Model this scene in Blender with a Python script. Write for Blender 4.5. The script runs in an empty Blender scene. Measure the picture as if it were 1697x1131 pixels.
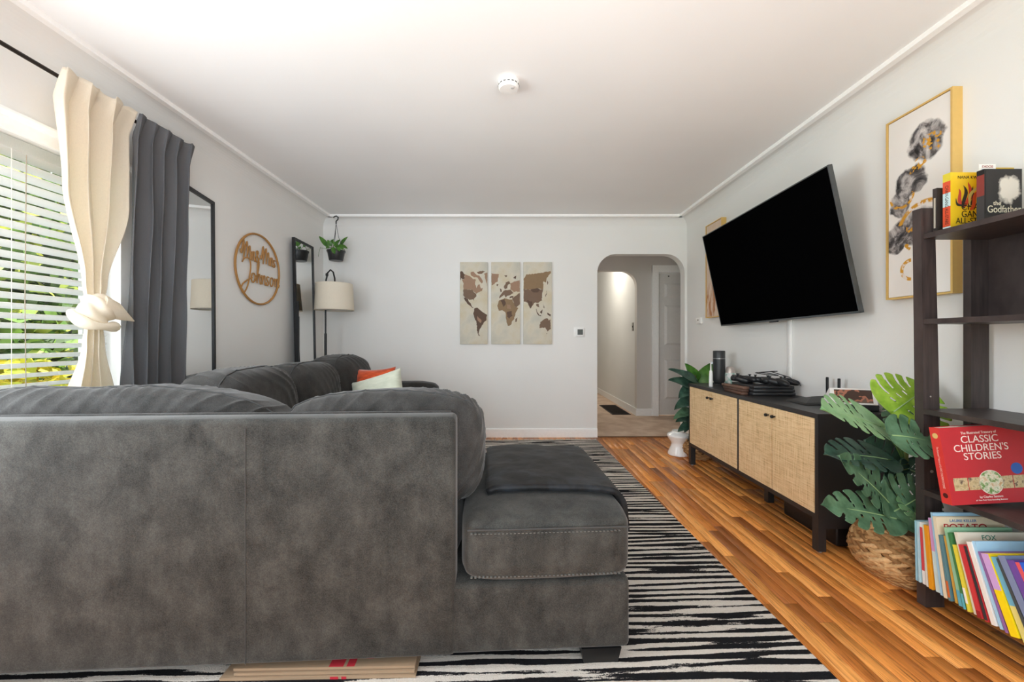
import bpy, bmesh, math, random
from mathutils import Vector, Matrix, noise as mn
R = math.radians
rnd = random.Random(7)
S = bpy.context.scene
C = S.collection

# ------------------------------------------------------------------ camera, sky, sun, exposure
F, CX, CY, EYE = 660.0, 844.5, 564.5, 1.07
cam = bpy.data.cameras.new('camera'); cam.sensor_width = 36.0; cam.lens = 36.0 * F / 1697.0
cam.shift_x = (848.5 - CX) / 1697.0; cam.shift_y = -(565.5 - CY) / 1697.0; cam.clip_start = 0.02
co = bpy.data.objects.new('camera', cam); C.objects.link(co)
co.location = (0, 0, EYE); co.rotation_euler = (R(90), 0, 0); S.camera = co

w = bpy.data.worlds.new('sky'); S.world = w; w.use_nodes = True
bg = w.node_tree.nodes['Background']; bg.inputs[0].default_value = (0.85, 0.935, 1.0, 1); bg.inputs[1].default_value = 3.1

sun = bpy.data.lights.new('sun', 'SUN'); sun.energy = 9.0; sun.angle = R(1.0); sun.color = (1, .95, .85)
so = bpy.data.objects.new('sun', sun); C.objects.link(so)
so.rotation_euler = Vector((-0.62, -0.25, -0.85)).to_track_quat('-Z', 'Y').to_euler()   # shines over the roof onto the garden

def portal(name, loc, d, sx, sy):
    l = bpy.data.lights.new(name, 'AREA'); l.shape = 'RECTANGLE'; l.size = sx; l.size_y = sy
    l.cycles.is_portal = True
    o = bpy.data.objects.new(name, l); C.objects.link(o); o.location = loc
    o.rotation_euler = Vector(d).to_track_quat('-Z', 'Y').to_euler()
portal('portal_rear', (0, -1.63, 1.2), (0, 1, 0), 3.3, 2.1)
portal('portal_left', (-2.24, 1.17, 1.24), (1, 0, 0), 1.42, 1.86)

def area(name, loc, d, sx, sy, e, col, spread=180):
    l = bpy.data.lights.new(name, 'AREA'); l.shape = 'RECTANGLE'; l.size = sx; l.size_y = sy; l.energy = e; l.color = col; l.spread = R(spread)
    o = bpy.data.objects.new(name, l); C.objects.link(o); o.location = loc
    o.rotation_euler = Vector(d).to_track_quat('-Z', 'Y').to_euler()
area('window_daylight', (-1.90, .85, 1.35), (1, .42, -.12), 1.1, 1.1, 27, (.88, .95, 1))      # daylight coming in by the left window
area('ceiling_fill', (.15, -.35, .6), (0, 1, .95), .6, .6, 8.2, (.86, .945, 1), 110)            # added unseen light behind the camera, aimed up to brighten the ceiling
area('ceiling_fill_rear', (.1, -.2, .95), (.2, -.2, 1), .8, .8, 6, (.86, .945, 1))  # second unseen light, added to lift the ceiling and the room's ambient
vs = S.view_settings; vs.view_transform = 'Standard'; vs.look = 'None'; vs.exposure = 0.55; vs.gamma = 1.0
vs.use_curve_mapping = False
S.cycles.max_bounces = 12; S.cycles.diffuse_bounces = 9; S.cycles.caustics_reflective = False; S.cycles.caustics_refractive = False
S.cycles.sample_clamp_indirect = 8.0

# ------------------------------------------------------------------ helpers
def at(px, py, Y):                     # point of the photograph at depth Y (metres)
    return Vector(((px - CX) * Y / F, Y, EYE - (py - CY) * Y / F))

def srgb(r, g, b):
    f = lambda c: (c / 255 / 12.92) if c / 255 <= .04045 else ((c / 255 + .055) / 1.055) ** 2.4
    return (f(r), f(g), f(b), 1)

class N:                               # tiny node-tree wrapper
    def __init__(s, name, rough=.6, metal=0, spec=.4):
        s.m = bpy.data.materials.new(name); s.m.use_nodes = True; s.t = s.m.node_tree; s.p = s.t.nodes['Principled BSDF']
        s.p.inputs['Roughness'].default_value = rough; s.p.inputs['Metallic'].default_value = metal
        s.p.inputs['Specular IOR Level'].default_value = spec
    def n(s, typ, **kw):
        q = s.t.nodes.new('ShaderNode' + typ)
        for k, v in kw.items(): setattr(q, k, v)
        return q
    def l(s, a, b): s.t.links.new(a, b)
    def coord(s, scale=(1, 1, 1), kind='Object', loc=(0, 0, 0)):
        tc = s.n('TexCoord'); mp = s.n('Mapping'); mp.inputs['Scale'].default_value = scale; mp.inputs['Location'].default_value = loc
        s.l(tc.outputs[kind], mp.inputs[0]); return mp.outputs[0]
    def noise(s, vec, scale=5, detail=2, rough=.5, dist=0):
        q = s.n('TexNoise'); q.inputs['Scale'].default_value = scale; q.inputs['Detail'].default_value = detail
        q.inputs['Roughness'].default_value = rough; q.inputs['Distortion'].default_value = dist
        if vec is not None: s.l(vec, q.inputs['Vector'])
        return q.outputs[0]
    def ramp(s, fac, stops, interp='LINEAR'):
        q = s.n('ValToRGB'); e = q.color_ramp.elements; q.color_ramp.interpolation = interp
        while len(e) < len(stops): e.new(.5)
        for i, (p, c) in enumerate(stops): e[i].position = p; e[i].color = c if len(c) == 4 else (*c, 1)
        s.l(fac, q.inputs[0]); return q.outputs[0]
    def mix(s, fac, a, b, mode='MIX'):
        q = s.n('MixRGB', blend_type=mode)
        for i, v in ((0, fac), (1, a), (2, b)):
            if hasattr(v, 'is_linked'): s.l(v, q.inputs[i])
            elif i == 0: q.inputs[0].default_value = v
            else: q.inputs[i].default_value = v if len(v) == 4 else (*v, 1)
        return q.outputs[0]
    def math(s, op, a, b=0.0, c=None):
        q = s.n('Math', operation=op)
        for i, v in enumerate((a, b) if c is None else (a, b, c)):
            if hasattr(v, 'is_linked'): s.l(v, q.inputs[i])
            else: q.inputs[i].default_value = v
        return q.outputs[0]
    def base(s, v):
        if hasattr(v, 'is_linked'): s.l(v, s.p.inputs['Base Color'])
        else: s.p.inputs['Base Color'].default_value = v if len(v) == 4 else (*v, 1)
        return s
    def bump(s, h, strength=.2, dist=.01):
        b = s.n('Bump'); b.inputs['Strength'].default_value = strength; b.inputs['Distance'].default_value = dist
        s.l(h, b.inputs['Height']); s.l(b.outputs[0], s.p.inputs['Normal']); return s

def cloth_mat(name, rgb, tr=.25):
    m = N(name, .85, 0, .15); v = m.coord((1, 1, 1)); a = m.noise(m.coord((40, 300, 60)), 2, 2)
    c = srgb(*rgb); d = tuple(q * .95 for q in c[:3]) + (1,)
    col = m.ramp(a, [(.3, d), (.7, c)]); m.base(col); m.bump(a, .15, .002)
    if tr:
        out = m.t.nodes['Material Output']; ts = m.n('BsdfTranslucent'); m.l(col, ts.inputs[0]); mx = m.n('MixShader'); mx.inputs[0].default_value = tr
        m.l(m.p.outputs[0], mx.inputs[1]); m.l(ts.outputs[0], mx.inputs[2]); m.l(mx.outputs[0], out.inputs[0])
    return m.m

_pl = {}
def plain(rgb, rough=.55, metal=0, spec=.4, grain=.012):
    """plain coloured material with a faint procedural tone variation"""
    k = (tuple(rgb), rough, metal, spec)
    if k in _pl: return _pl[k]
    m = N('plain_%d_%d_%d' % tuple(rgb[:3]), rough, metal, spec)
    c = srgb(*rgb); d = tuple(x * (1 - grain * 3) for x in c[:3]) + (1,)
    m.base(m.ramp(m.noise(m.coord(), 40, 2), [(.35, d), (.65, c)]))
    _pl[k] = m.m; return m.m

# mesh helpers -------------------------------------------------------
def mesh(name, V, Fs, smooth=False):
    me = bpy.data.meshes.new(name); me.from_pydata([tuple(v) for v in V], [], Fs); me.update()
    if smooth: me.polygons.foreach_set('use_smooth', [True] * len(me.polygons))
    return me
def bm_mesh(name, bm, smooth=False):
    me = bpy.data.meshes.new(name); bm.normal_update(); bm.to_mesh(me); bm.free()
    if smooth: me.polygons.foreach_set('use_smooth', [True] * len(me.polygons))
    return me
class MB:
    def __init__(s): s.V = []; s.F = []
    def add(s, V, Fs): b = len(s.V); s.V += [Vector(v) for v in V]; s.F += [tuple(i + b for i in f) for f in Fs]; return s
    def box(s, x0, x1, y0, y1, z0, z1, M=None):
        V = [Vector((x, y, z)) for z in (z0, z1) for y in (y0, y1) for x in (x0, x1)]
        if M: V = [M @ v for v in V]
        return s.add(V, [(0, 2, 3, 1), (4, 5, 7, 6), (0, 1, 5, 4), (2, 6, 7, 3), (0, 4, 6, 2), (1, 3, 7, 5)])
    def tube(s, pts, r, n=8, closed=False, sq=None):
        pts = [Vector(p) for p in pts]; m = len(pts); rr = r if isinstance(r, (list, tuple)) else [r] * m
        V = []; up = None
        for i, p in enumerate(pts):
            t = (pts[(i + 1) % m] - pts[i - 1]) if closed else (pts[min(i + 1, m - 1)] - pts[max(i - 1, 0)])
            t.normalize()
            if up is None: up = Vector((0, 0, 1)) if abs(t.z) < .9 else Vector((1, 0, 0))
            a = up.cross(t).normalized(); b = t.cross(a).normalized(); up = b
            for k in range(n):
                an = 2 * math.pi * k / n
                V.append(p + a * (math.cos(an) * rr[i]) + b * (math.sin(an) * rr[i]))
        Fs = []
        for i in range(m if closed else m - 1):
            for k in range(n):
                i2 = (i + 1) % m; k2 = (k + 1) % n
                Fs.append((i * n + k, i * n + k2, i2 * n + k2, i2 * n + k))
        if not closed: Fs += [tuple(range(n))[::-1], tuple((m - 1) * n + k for k in range(n))]
        return s.add(V, Fs)
    def lathe(s, prof, n=24, c=(0, 0, 0)):
        V = []; c = Vector(c)
        for r, z in prof:
            for k in range(n):
                a = 2 * math.pi * k / n; V.append(c + Vector((r * math.cos(a), r * math.sin(a), z)))
        Fs = [(i * n + k, i * n + (k + 1) % n, (i + 1) * n + (k + 1) % n, (i + 1) * n + k) for i in range(len(prof) - 1) for k in range(n)]
        Fs += [tuple(range(n))[::-1], tuple((len(prof) - 1) * n + k for k in range(n))]
        return s.add(V, Fs)
    def prism(s, poly, axis, a, b):     # polygon in the other two axes extruded along axis from a to b
        def p3(u, v, w): return {'x': (w, u, v), 'y': (u, w, v), 'z': (u, v, w)}[axis]
        n = len(poly)
        V = [p3(u, v, a) for u, v in poly] + [p3(u, v, b) for u, v in poly]
        return s.add(V, [tuple(range(n)), tuple(range(n, 2 * n))[::-1]] + [(i, i + n, (i + 1) % n + n, (i + 1) % n) for i in range(n)])
    def mesh(s, name, smooth=False):
        me = mesh(name, s.V, s.F, False)
        bm = bmesh.new(); bm.from_mesh(me); bmesh.ops.recalc_face_normals(bm, faces=bm.faces); bm.to_mesh(me); bm.free()
        if smooth:
            me.polygons.foreach_set('use_smooth', [True] * len(me.polygons))
            try: me.set_sharp_from_angle(angle=R(40))
            except Exception: pass
        return me
def rbox(x0, x1, y0, y1, z0, z1, r=.004, seg=2):
    bm = bmesh.new(); bmesh.ops.create_cube(bm, size=1)
    bmesh.ops.scale(bm, vec=(x1 - x0, y1 - y0, z1 - z0), verts=bm.verts)
    bmesh.ops.translate(bm, vec=((x0 + x1) / 2, (y0 + y1) / 2, (z0 + z1) / 2), verts=bm.verts)
    bmesh.ops.bevel(bm, geom=bm.edges[:], offset=r, segments=seg, profile=.5, affect='EDGES')
    me = bm_mesh('rbox', bm, True)
    try: me.set_sharp_from_angle(angle=R(50))
    except Exception: pass
    return me
def puff(hx, hy, hz, p=4, n=24, fn=None, c=(0, 0, 0)):
    """superellipsoid cushion; fn(unit point, point, normal) -> displaced point"""
    V = []; idx = {}; Fs = []
    def vid(q):
        k = (round(q[0], 5), round(q[1], 5), round(q[2], 5))
        if k not in idx:
            s = (abs(q[0]) ** p + abs(q[1]) ** p + abs(q[2]) ** p) ** (1 / p)
            u = Vector(q) / s
            nor = Vector((math.copysign(abs(u.x) ** (p - 1), u.x) / hx, math.copysign(abs(u.y) ** (p - 1), u.y) / hy, math.copysign(abs(u.z) ** (p - 1), u.z) / hz))
            if nor.length < 1e-9: nor = u.copy()
            nor.normalize()
            P = Vector((u.x * hx, u.y * hy, u.z * hz))
            if fn: P = fn(u, P, nor)
            idx[k] = len(V); V.append(P + Vector(c))
        return idx[k]
    mx = max(hx, hy, hz); cnt = [max(6, int(n * h / mx)) for h in (hx, hy, hz)]
    g = lambda i, m: math.sin((2 * i / m - 1) * math.pi / 2 * .93) / math.sin(math.pi / 2 * .93)
    for ax in range(3):
        a, b = [(1, 2), (2, 0), (0, 1)][ax]
        for sg in (-1, 1):
            for i in range(cnt[a]):
                for j in range(cnt[b]):
                    f = []
                    for di, dj in ((0, 0), (1, 0), (1, 1), (0, 1)):
                        q = [0, 0, 0]; q[ax] = sg; q[a] = g(i + di, cnt[a]); q[b] = g(j + dj, cnt[b]); f.append(vid(q))
                    Fs.append(tuple(f if sg > 0 else f[::-1]))
    return mesh('puff', V, Fs, True)
def obj(name, me, mat, parent=None, loc=None, rot=None):
    o = bpy.data.objects.new(name, me); C.objects.link(o)
    if mat is not None:
        if me.materials: me.materials[0] = mat
        else: me.materials.append(mat)
    if parent: o.parent = parent
    if loc is not None: o.location = loc
    if rot is not None: o.rotation_euler = rot
    return o
def tag(o, label, cat, group=None):
    o['label'] = label; o['category'] = cat
    if group: o['group'] = group
    return o
def thing(name, label, cat, loc=(0, 0, 0), rot=(0, 0, 0), group=None):
    o = bpy.data.objects.new(name, None); C.objects.link(o); o.location = loc; o.rotation_euler = rot
    o.empty_display_size = .05
    return tag(o, label, cat, group)
def struct(name, me, mat, parent=None):
    o = obj(name, me, mat, parent)
    if not parent: o['kind'] = 'structure'
    return o
def solid(o, t, off=0):
    m = o.modifiers.new('thickness', 'SOLIDIFY'); m.thickness = t; m.offset = off; return o
def text(name, body, size, mat, parent, M, extrude=.0004, align='CENTER', shear=0, width=1.0, fit=None, bold=0):
    cu = bpy.data.curves.new('txt', 'FONT'); cu.body = body; cu.size = size; cu.extrude = extrude; cu.align_x = align; cu.align_y = 'CENTER'; cu.shear = shear
    cu.offset = bold
    t = bpy.data.objects.new('txt', cu); C.objects.link(t)
    bpy.context.view_layer.update()
    me = bpy.data.meshes.new_from_object(t.evaluated_get(bpy.context.evaluated_depsgraph_get()))
    bpy.data.objects.remove(t); bpy.data.curves.remove(cu)
    if fit:
        xs = [v.co.x for v in me.vertices]; k = fit / max(1e-6, max(xs) - min(xs))
        for v in me.vertices: v.co.x *= k
    me.transform(M); me.materials.clear()
    return obj(name, me, mat, parent)
def frame_mat(origin, right, up):
    r = Vector(right).normalized(); u = Vector(up).normalized(); n = r.cross(u)
    M = Matrix((r, u, n)).transposed().to_4x4(); M.translation = Vector(origin); return M
def arc(cx, cy, r, a0, a1, n=10):
    return [(cx + r * math.cos(R(a0 + (a1 - a0) * i / n)), cy + r * math.sin(R(a0 + (a1 - a0) * i / n))) for i in range(n + 1)]

# ------------------------------------------------------------------ surface materials
def wall_mat(name, rgb, bump=.12, scale=90):
    m = N(name, .75, 0, .2); v = m.coord()
    a = m.noise(v, scale, 3, .6)
    c = srgb(*rgb); d = tuple(x * .965 for x in c[:3]) + (1,)
    m.base(m.ramp(m.noise(v, 1.3, 2), [(.35, d), (.65, c)])); m.bump(a, bump, .004); return m.m
M_wall = wall_mat('wall_paint', (234, 234, 232))
M_ceil = wall_mat('ceiling_paint', (242, 243, 243), .06, 120)
M_hall = wall_mat('hall_paint', (215, 211, 206))
M_trim = plain((252, 252, 251), .4)
M_white = plain((240, 240, 238), .35)
M_door = plain((224, 222, 219), .45)
M_black = plain((22, 22, 24), .45)
M_blackmetal = plain((40, 41, 43), .4, .3)
M_gold = plain((214, 176, 96), .3, .7)

def wood_floor():
    m = N('oak_floor', .33, 0, .5)
    oi = m.n('ObjectInfo'); tc = m.n('TexCoord')
    cmb = m.n('CombineXYZ'); m.l(m.math('MULTIPLY', oi.outputs['Random'], 37.0), cmb.inputs[1]); m.l(m.math('MULTIPLY', oi.outputs['Random'], 91.0), cmb.inputs[0])
    ad = m.n('VectorMath', operation='ADD'); m.l(tc.outputs['Object'], ad.inputs[0]); m.l(cmb.outputs[0], ad.inputs[1])
    mp = m.n('Mapping'); mp.inputs['Scale'].default_value = (24, 1.6, 1); m.l(ad.outputs[0], mp.inputs[0])
    g = m.noise(mp.outputs[0], 1.6, 6, .65, 1.2)
    mp2 = m.n('Mapping'); mp2.inputs['Scale'].default_value = (150, 3.5, 1); m.l(ad.outputs[0], mp2.inputs[0])
    g2 = m.noise(mp2.outputs[0], 2, 3, .6)
    tone = m.ramp(oi.outputs['Random'], [(0, srgb(172, 104, 50)), (.3, srgb(204, 128, 60)), (.65, srgb(228, 150, 74)), (1, srgb(242, 172, 96))])
    grain = m.ramp(g, [(.28, (.6, .54, .48)), (.5, (1.03, 1.02, 1.0)), (.7, (1.2, 1.18, 1.14))])
    fine = m.ramp(g2, [(.36, (.48, .42, .36)), (.47, (1, 1, 1))])
    c = m.mix(1, m.mix(1, tone, grain, 'MULTIPLY'), fine, 'MULTIPLY')
    m.base(c); m.bump(g2, .12, .002)
    m.l(m.ramp(g, [(.3, (.45, .45, .45)), (.7, (.28, .28, .28))]), m.p.inputs['Roughness'])
    return m.m
M_oak = wood_floor()

def sofa_fabric(name='grey_velvet', lo=(26, 26, 26), hi=(80, 80, 77)):
    m = N(name, .85, 0, .15); v = m.coord()
    big = m.noise(v, 7.5, 5, .68, .3)
    vv = m.coord((14, 14, 5)); mid = m.noise(vv, 1.4, 3, .6)
    fine = m.noise(v, 330, 2, .7)
    f = m.math('ADD', m.math('MULTIPLY', big, .45), m.math('ADD', m.math('MULTIPLY', mid, .20), m.math('MULTIPLY', fine, .35)))
    L = srgb(*lo); H = srgb(*hi); Mi = tuple((a + b) * .46 for a, b in zip(L[:3], H[:3])) + (1,)
    m.base(m.ramp(f, [(.34, L), (.5, Mi), (.66, H)]))
    m.bump(m.math('ADD', m.math('MULTIPLY', fine, .5), big), .25, .003)
    m.p.inputs['Sheen Weight'].default_value = .2; m.p.inputs['Sheen Roughness'].default_value = .4
    return m.m
M_sofa = sofa_fabric()
M_sofa_d = sofa_fabric('grey_velvet_cushion', (34, 34, 33), (74, 73, 72))
M_stitch = plain((104, 104, 101), .8)
M_seam = plain((62, 62, 62), .9)

# ------------------------------------------------------------------ room shell
XL, XR, YB, YR, ZC = -2.06, 1.96, 4.40, -1.55, 2.42
fl = struct('floor', MB().box(XL - .2, XR + .2, YR - .2, YB, -.08, -.0115).mesh('floor'), M_oak)
pw, cache = .0572, {}
def plank_row(x, y0, y1, off):
    y = y0 - off
    while y < y1:
        L = rnd.choice((.5, .62, .78, .9, 1.05, 1.2)); a = max(y, y0); b = min(y + L, y1); y += L
        if b - a < .03: continue
        k = round(b - a, 2)
        if k not in cache:
            cache[k] = rbox(-pw / 2 + .0006, pw / 2 - .0006, -k / 2 + .0006, k / 2 - .0006, -.011, 0, .0012, 1); cache[k].materials.append(M_oak)
        o = bpy.data.objects.new('plank', cache[k]); C.objects.link(o); o.parent = fl; o.location = (x, (a + b) / 2, 0)
i = 0; x = .86
while x < XR - .03:
    plank_row(x, .95, YB, rnd.uniform(0, .9)); x += pw
x = .86 - pw
while x > -.55:
    plank_row(x, 4.02, YB, rnd.uniform(0, .3)); x -= pw

struct('ceiling', MB().box(XL - .2, XR + .2, YR - .2, YB + .14, ZC, ZC + .2).mesh('ceiling'), M_ceil)
# left wall with the window opening
WY0, WY1, WZ0, WZ1 = .25, 2.09, .55, 1.93
b = MB()
b.box(XL - .16, XL, YR, WY0, 0, ZC).box(XL - .16, XL, WY1, YB, 0, ZC).box(XL - .16, XL, WY0, WY1, 0, WZ0).box(XL - .16, XL, WY0, WY1, WZ1, ZC)
struct('wall_left', b.mesh('wall_left'), M_wall)
struct('wall_right', MB().box(XR, XR + .15, YR, YB, 0, ZC).mesh('wall_right'), M_wall)
# back wall with rounded arch
AX0, AX1, AZ, AR = .968, 1.935, 2.025, .21
poly = [(XL, 0), (XL, ZC), (XR + .15, ZC), (XR + .15, 0), (AX1, 0)] + arc(AX1 - AR, AZ - AR, AR, 0, 90, 12) + arc(AX0 + AR, AZ - AR, AR, 90, 180, 12) + [(AX0, 0)]
struct('wall_back', MB().prism(poly, 'y', YB, YB + .11).mesh('wall_back'), M_wall)
# rear wall behind the camera, its wide unglazed opening added to admit sky light
b = MB(); b.box(XL, -1.65, YR - .15, YR, 0, ZC).box(1.65, XR, YR - .15, YR, 0, ZC).box(-1.65, 1.65, YR - .15, YR, 2.24, ZC).box(-1.65, 1.65, YR - .15, YR, 0, .15)
struct('wall_rear', b.mesh('wall_rear'), M_wall)
# cove and picture strip
def cove(name, fnc, a, b_, axis):
    r = .11; poly = [(0, 0), (r, 0)] + [(r - r * math.sin(t), -(r - r * math.cos(t))) for t in [math.pi / 2 * i / 10 for i in range(1, 10)]] + [(0, -r)]
    struct(name, MB().prism([fnc(u, v) for u, v in poly], axis, a, b_).mesh(name), M_wall)
cove('trim_1', lambda u, v: (XL + u, ZC + v), YR, YB, 'y')
cove('trim_2', lambda u, v: (XR - u, ZC + v), YR, YB, 'y')
cove('trim_3', lambda u, v: (YB - u, ZC + v), XL, XR, 'x')
sw = .034
struct('trim_4', MB().box(XL + .11, XL + .11 + sw, YR, YB - .11, ZC - .024, ZC).mesh('strip'), M_trim)
struct('trim_5', MB().box(XR - .11 - sw, XR - .11, YR, YB - .11, ZC - .024, ZC).mesh('strip'), M_trim)
struct('trim_6', MB().box(XL + .11, XR - .11, YB - .11 - sw, YB - .11, ZC - .024, ZC).mesh('strip'), M_trim)
# baseboards
struct('baseboard_back', MB().prism([(YB, 0), (YB - .014, 0), (YB - .014, .088), (YB - .008, .098), (YB, .098)], 'x', XL, AX0).mesh('bb'), M_trim)
struct('baseboard_left', MB().box(XL, XL + .014, YR, YB, 0, .095).mesh('bb'), M_trim)
struct('baseboard_right', MB().box(XR - .014, XR, YR, YB, 0, .095).mesh('bb'), M_trim)

# hall beyond the arch
HY = 5.63
def carpet():
    m = N('beige_carpet', .95, 0, .1); v = m.coord()
    a = m.noise(v, 160, 3, .7); bb = m.noise(v, 6, 3)
    m.base(m.mix(m.ramp(bb, [(.35, (0, 0, 0)), (.65, (1, 1, 1))]), srgb(206, 180, 158), srgb(226, 204, 184))); m.bump(a, .5, .006); return m.m
struct('floor_hall', MB().box(.2, 3.2, YB, 9.2, -.06, .004).mesh('hall floor'), carpet())
struct('trim_7', MB().box(AX0, AX1, YB - .012, YB + .02, -.01, .009).mesh('threshold'), plain((120, 84, 58), .5))
struct('ceiling_hall', MB().box(.2, 3.2, YB + .11, 9.2, 2.44, 2.5).mesh('hc'), M_ceil)
# hall far wall with second arch (corridor) and the door opening
poly = [(.2, 0), (.2, 2.44), (3.2, 2.44), (3.2, 0), (2.93, 0), (2.93, 2.03), (2.10, 2.03), (2.10, 0), (1.80, 0)] + arc(1.80 - .22, 2.055 - .22, .22, 0, 90, 12) + arc(.85 + .22, 2.055 - .22, .22, 90, 180, 12) + [(.85, 0)]
struct('wall_hall', MB().prism(poly, 'y', HY, HY + .1).mesh('wh'), M_hall)
struct('wall_corridor', MB().box(1.80, 1.90, HY + .1, 9.2, 0, 2.44).mesh('wc'), M_wall)
struct('wall_corridor_left', MB().box(.75, .85, HY + .1, 9.2, 0, 2.44).mesh('wc'), M_wall)
struct('wall_corridor_end', MB().box(.75, 1.9, 9.1, 9.2, 0, 2.44).mesh('wc'), M_wall)
struct('wall_hall_left', MB().box(.1, .2, YB + .11, HY, 0, 2.44).mesh('wc'), M_hall)
struct('wall_hall_front', MB().box(XR + .15, 3.3, YB, YB + .11, 0, 2.5).mesh('wc'), M_hall)
struct('wall_hall_right', MB().box(3.2, 3.3, YB + .11, HY + .3, 0, 2.44).mesh('wc'), M_hall)
struct('baseboard_corridor', MB().box(1.786, 1.80, HY - .012, 9.1, .004, .105).mesh('bb'), M_trim)
struct('baseboard_hall', MB().box(1.80, 2.01, HY - .014, HY, .004, .105).mesh('bb'), M_trim)
b = MB(); b.box(2.01, 2.10, HY - .02, HY, .004, 2.12).box(2.01, 3.02, HY - .022, HY, 2.03, 2.13).box(2.93, 3.02, HY - .02, HY, .004, 2.03)
struct('trim_8', b.mesh('door casing'), M_trim)
d = struct('door_1', MB().box(2.105, 2.925, HY + .03, HY + .065, .01, 2.025).mesh('door'), M_door)
for xa, xb in ((2.20, 2.475), (2.555, 2.83)):
    for za, zb in ((.24, .80), (1.0, 1.57), (1.68, 1.88)):
        pb = MB()
        pb.add([(xa, HY + .029, za), (xb, HY + .029, za), (xb, HY + .029, zb), (xa, HY + .029, zb),
                (xa + .03, HY + .012, za + .03), (xb - .03, HY + .012, za + .03), (xb - .03, HY + .012, zb - .03), (xa + .03, HY + .012, zb - .03)],
               [(4, 5, 6, 7), (0, 1, 5, 4), (1, 2, 6, 5), (2, 3, 7, 6), (3, 0, 4, 7)])
        obj('panel', pb.mesh('panel'), M_door, d)
obj('latch', rbox(2.25, 2.268, HY + .022, HY + .031, 1.975, 1.99, .002), M_black, d)
# corridor lamp (flush dome on the corridor ceiling)
lt = thing('ceiling_lamp', 'flush white dome lamp on the corridor ceiling', 'lamp', (1.35, 6.5, 2.44))
obj('base', MB().lathe([(.13, -.02), (.13, 0)], 24).mesh('base'), M_white, lt)
obj('dome', MB().lathe([(.02, -.085), (.07, -.075), (.1, -.055), (.12, -.02)], 24).mesh('dome', True), M_white, lt)
pl_ = bpy.data.lights.new('lamp_light', 'POINT'); pl_.energy = 8.5; pl_.color = (1, .93, .82); pl_.shadow_soft_size = .08
po = bpy.data.objects.new('lamp_light', pl_); C.objects.link(po); po.parent = lt; po.location = (0, 0, -.2)

# window in the left wall
win = struct('window_1', MB().box(XL - .15, XL - .10, WY0, WY1, WZ0, WZ0 + .05).box(XL - .15, XL - .10, WY0, WY1, WZ1 - .05, WZ1)
             .box(XL - .15, XL - .10, WY0, WY0 + .05, WZ0, WZ1).box(XL - .15, XL - .10, WY1 - .05, WY1, WZ0, WZ1)
             .box(XL - .15, XL - .10, 1.15, 1.20, WZ0, WZ1).mesh('sash'), M_trim)
def glass():
    m = N('window_glass'); t = m.t; out = t.nodes['Material Output']
    tr = m.n('BsdfTransparent'); gl = m.n('BsdfGlossy'); gl.inputs['Roughness'].default_value = .02
    fr = m.n('Fresnel'); fr.inputs[0].default_value = 1.3
    mx = m.n('MixShader'); m.l(fr.outputs[0], mx.inputs[0]); m.l(tr.outputs[0], mx.inputs[1]); m.l(gl.outputs[0], mx.inputs[2]); m.l(mx.outputs[0], out.inputs[0])
    return m.m
M_glass = glass()
obj('pane', MB().box(XL - .128, XL - .124, WY0 + .05, 1.15, WZ0 + .05, WZ1 - .05).mesh('pane'), M_glass, win)
obj('pane', MB().box(XL - .128, XL - .124, 1.20, WY1 - .05, WZ0 + .05, WZ1 - .05).mesh('pane'), M_glass, win)
b = MB(); cw = .07
b.box(XL, XL + .02, WY1, WY1 + cw, WZ0 - .1, WZ1).box(XL, XL + .02, WY0 - cw, WY0, WZ0 - .1, WZ1).box(XL, XL + .02, WY0 - cw, WY1 + cw, WZ1, WZ1 + .05)
obj('casing', b.mesh('casing'), M_trim, win)
obj('casing_cap', MB().prism([(XL, WZ1 + .05), (XL + .026, WZ1 + .05), (XL + .036, WZ1 + .07), (XL + .036, WZ1 + .08), (XL, WZ1 + .08)], 'y', WY0 - cw - .01, WY1 + cw + .01).mesh('cap'), M_trim, win)
obj('window_sill', rbox(XL - .09, XL + .05, WY0 - .09, WY1 + .09, WZ0 - .03, WZ0, .006), M_trim, win)

# horizontal blind: every slat a part
bl = thing('window_blind', 'white horizontal slat blind half open in the left window', 'blind', (XL - .055, 1.17, WZ0))
M_slat = cloth_mat('blind_vinyl', (252, 252, 251), .72)
obj('headrail', rbox(-.03, .03, -.905, .905, 1.325, 1.375, .004), M_slat, bl)
obj('bottom_rail', rbox(-.025, .025, -.9, .9, .02, .04, .004), M_slat, bl)
sl = MB().box(-.025, .025, -.9, .9, -.0013, .0013).mesh('slat'); sl.materials.append(M_slat)
k = 0; z = .065
while z < 1.32:
    o = bpy.data.objects.new('slat', sl); C.objects.link(o); o.parent = bl
    o.location = (0, 0, z); o.rotation_euler = (rnd.uniform(-.002, .002), -R(25 + rnd.uniform(-1.2, 1.2)), 0); z += .0431
for y in (-.72, .05, .50, .80):
    obj('ladder_cord', MB().tube([(.0265, y, .03), (.0265, y, 1.33)], .0012, 5).mesh('cord'), plain((225, 224, 218), .7), bl)
obj('lift_cord', MB().tube([(.034, .545, .12), (.034, .54, .7), (.034, .545, 1.32)], .0018, 6).mesh('cord'), plain((160, 148, 132), .7), bl)

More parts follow.
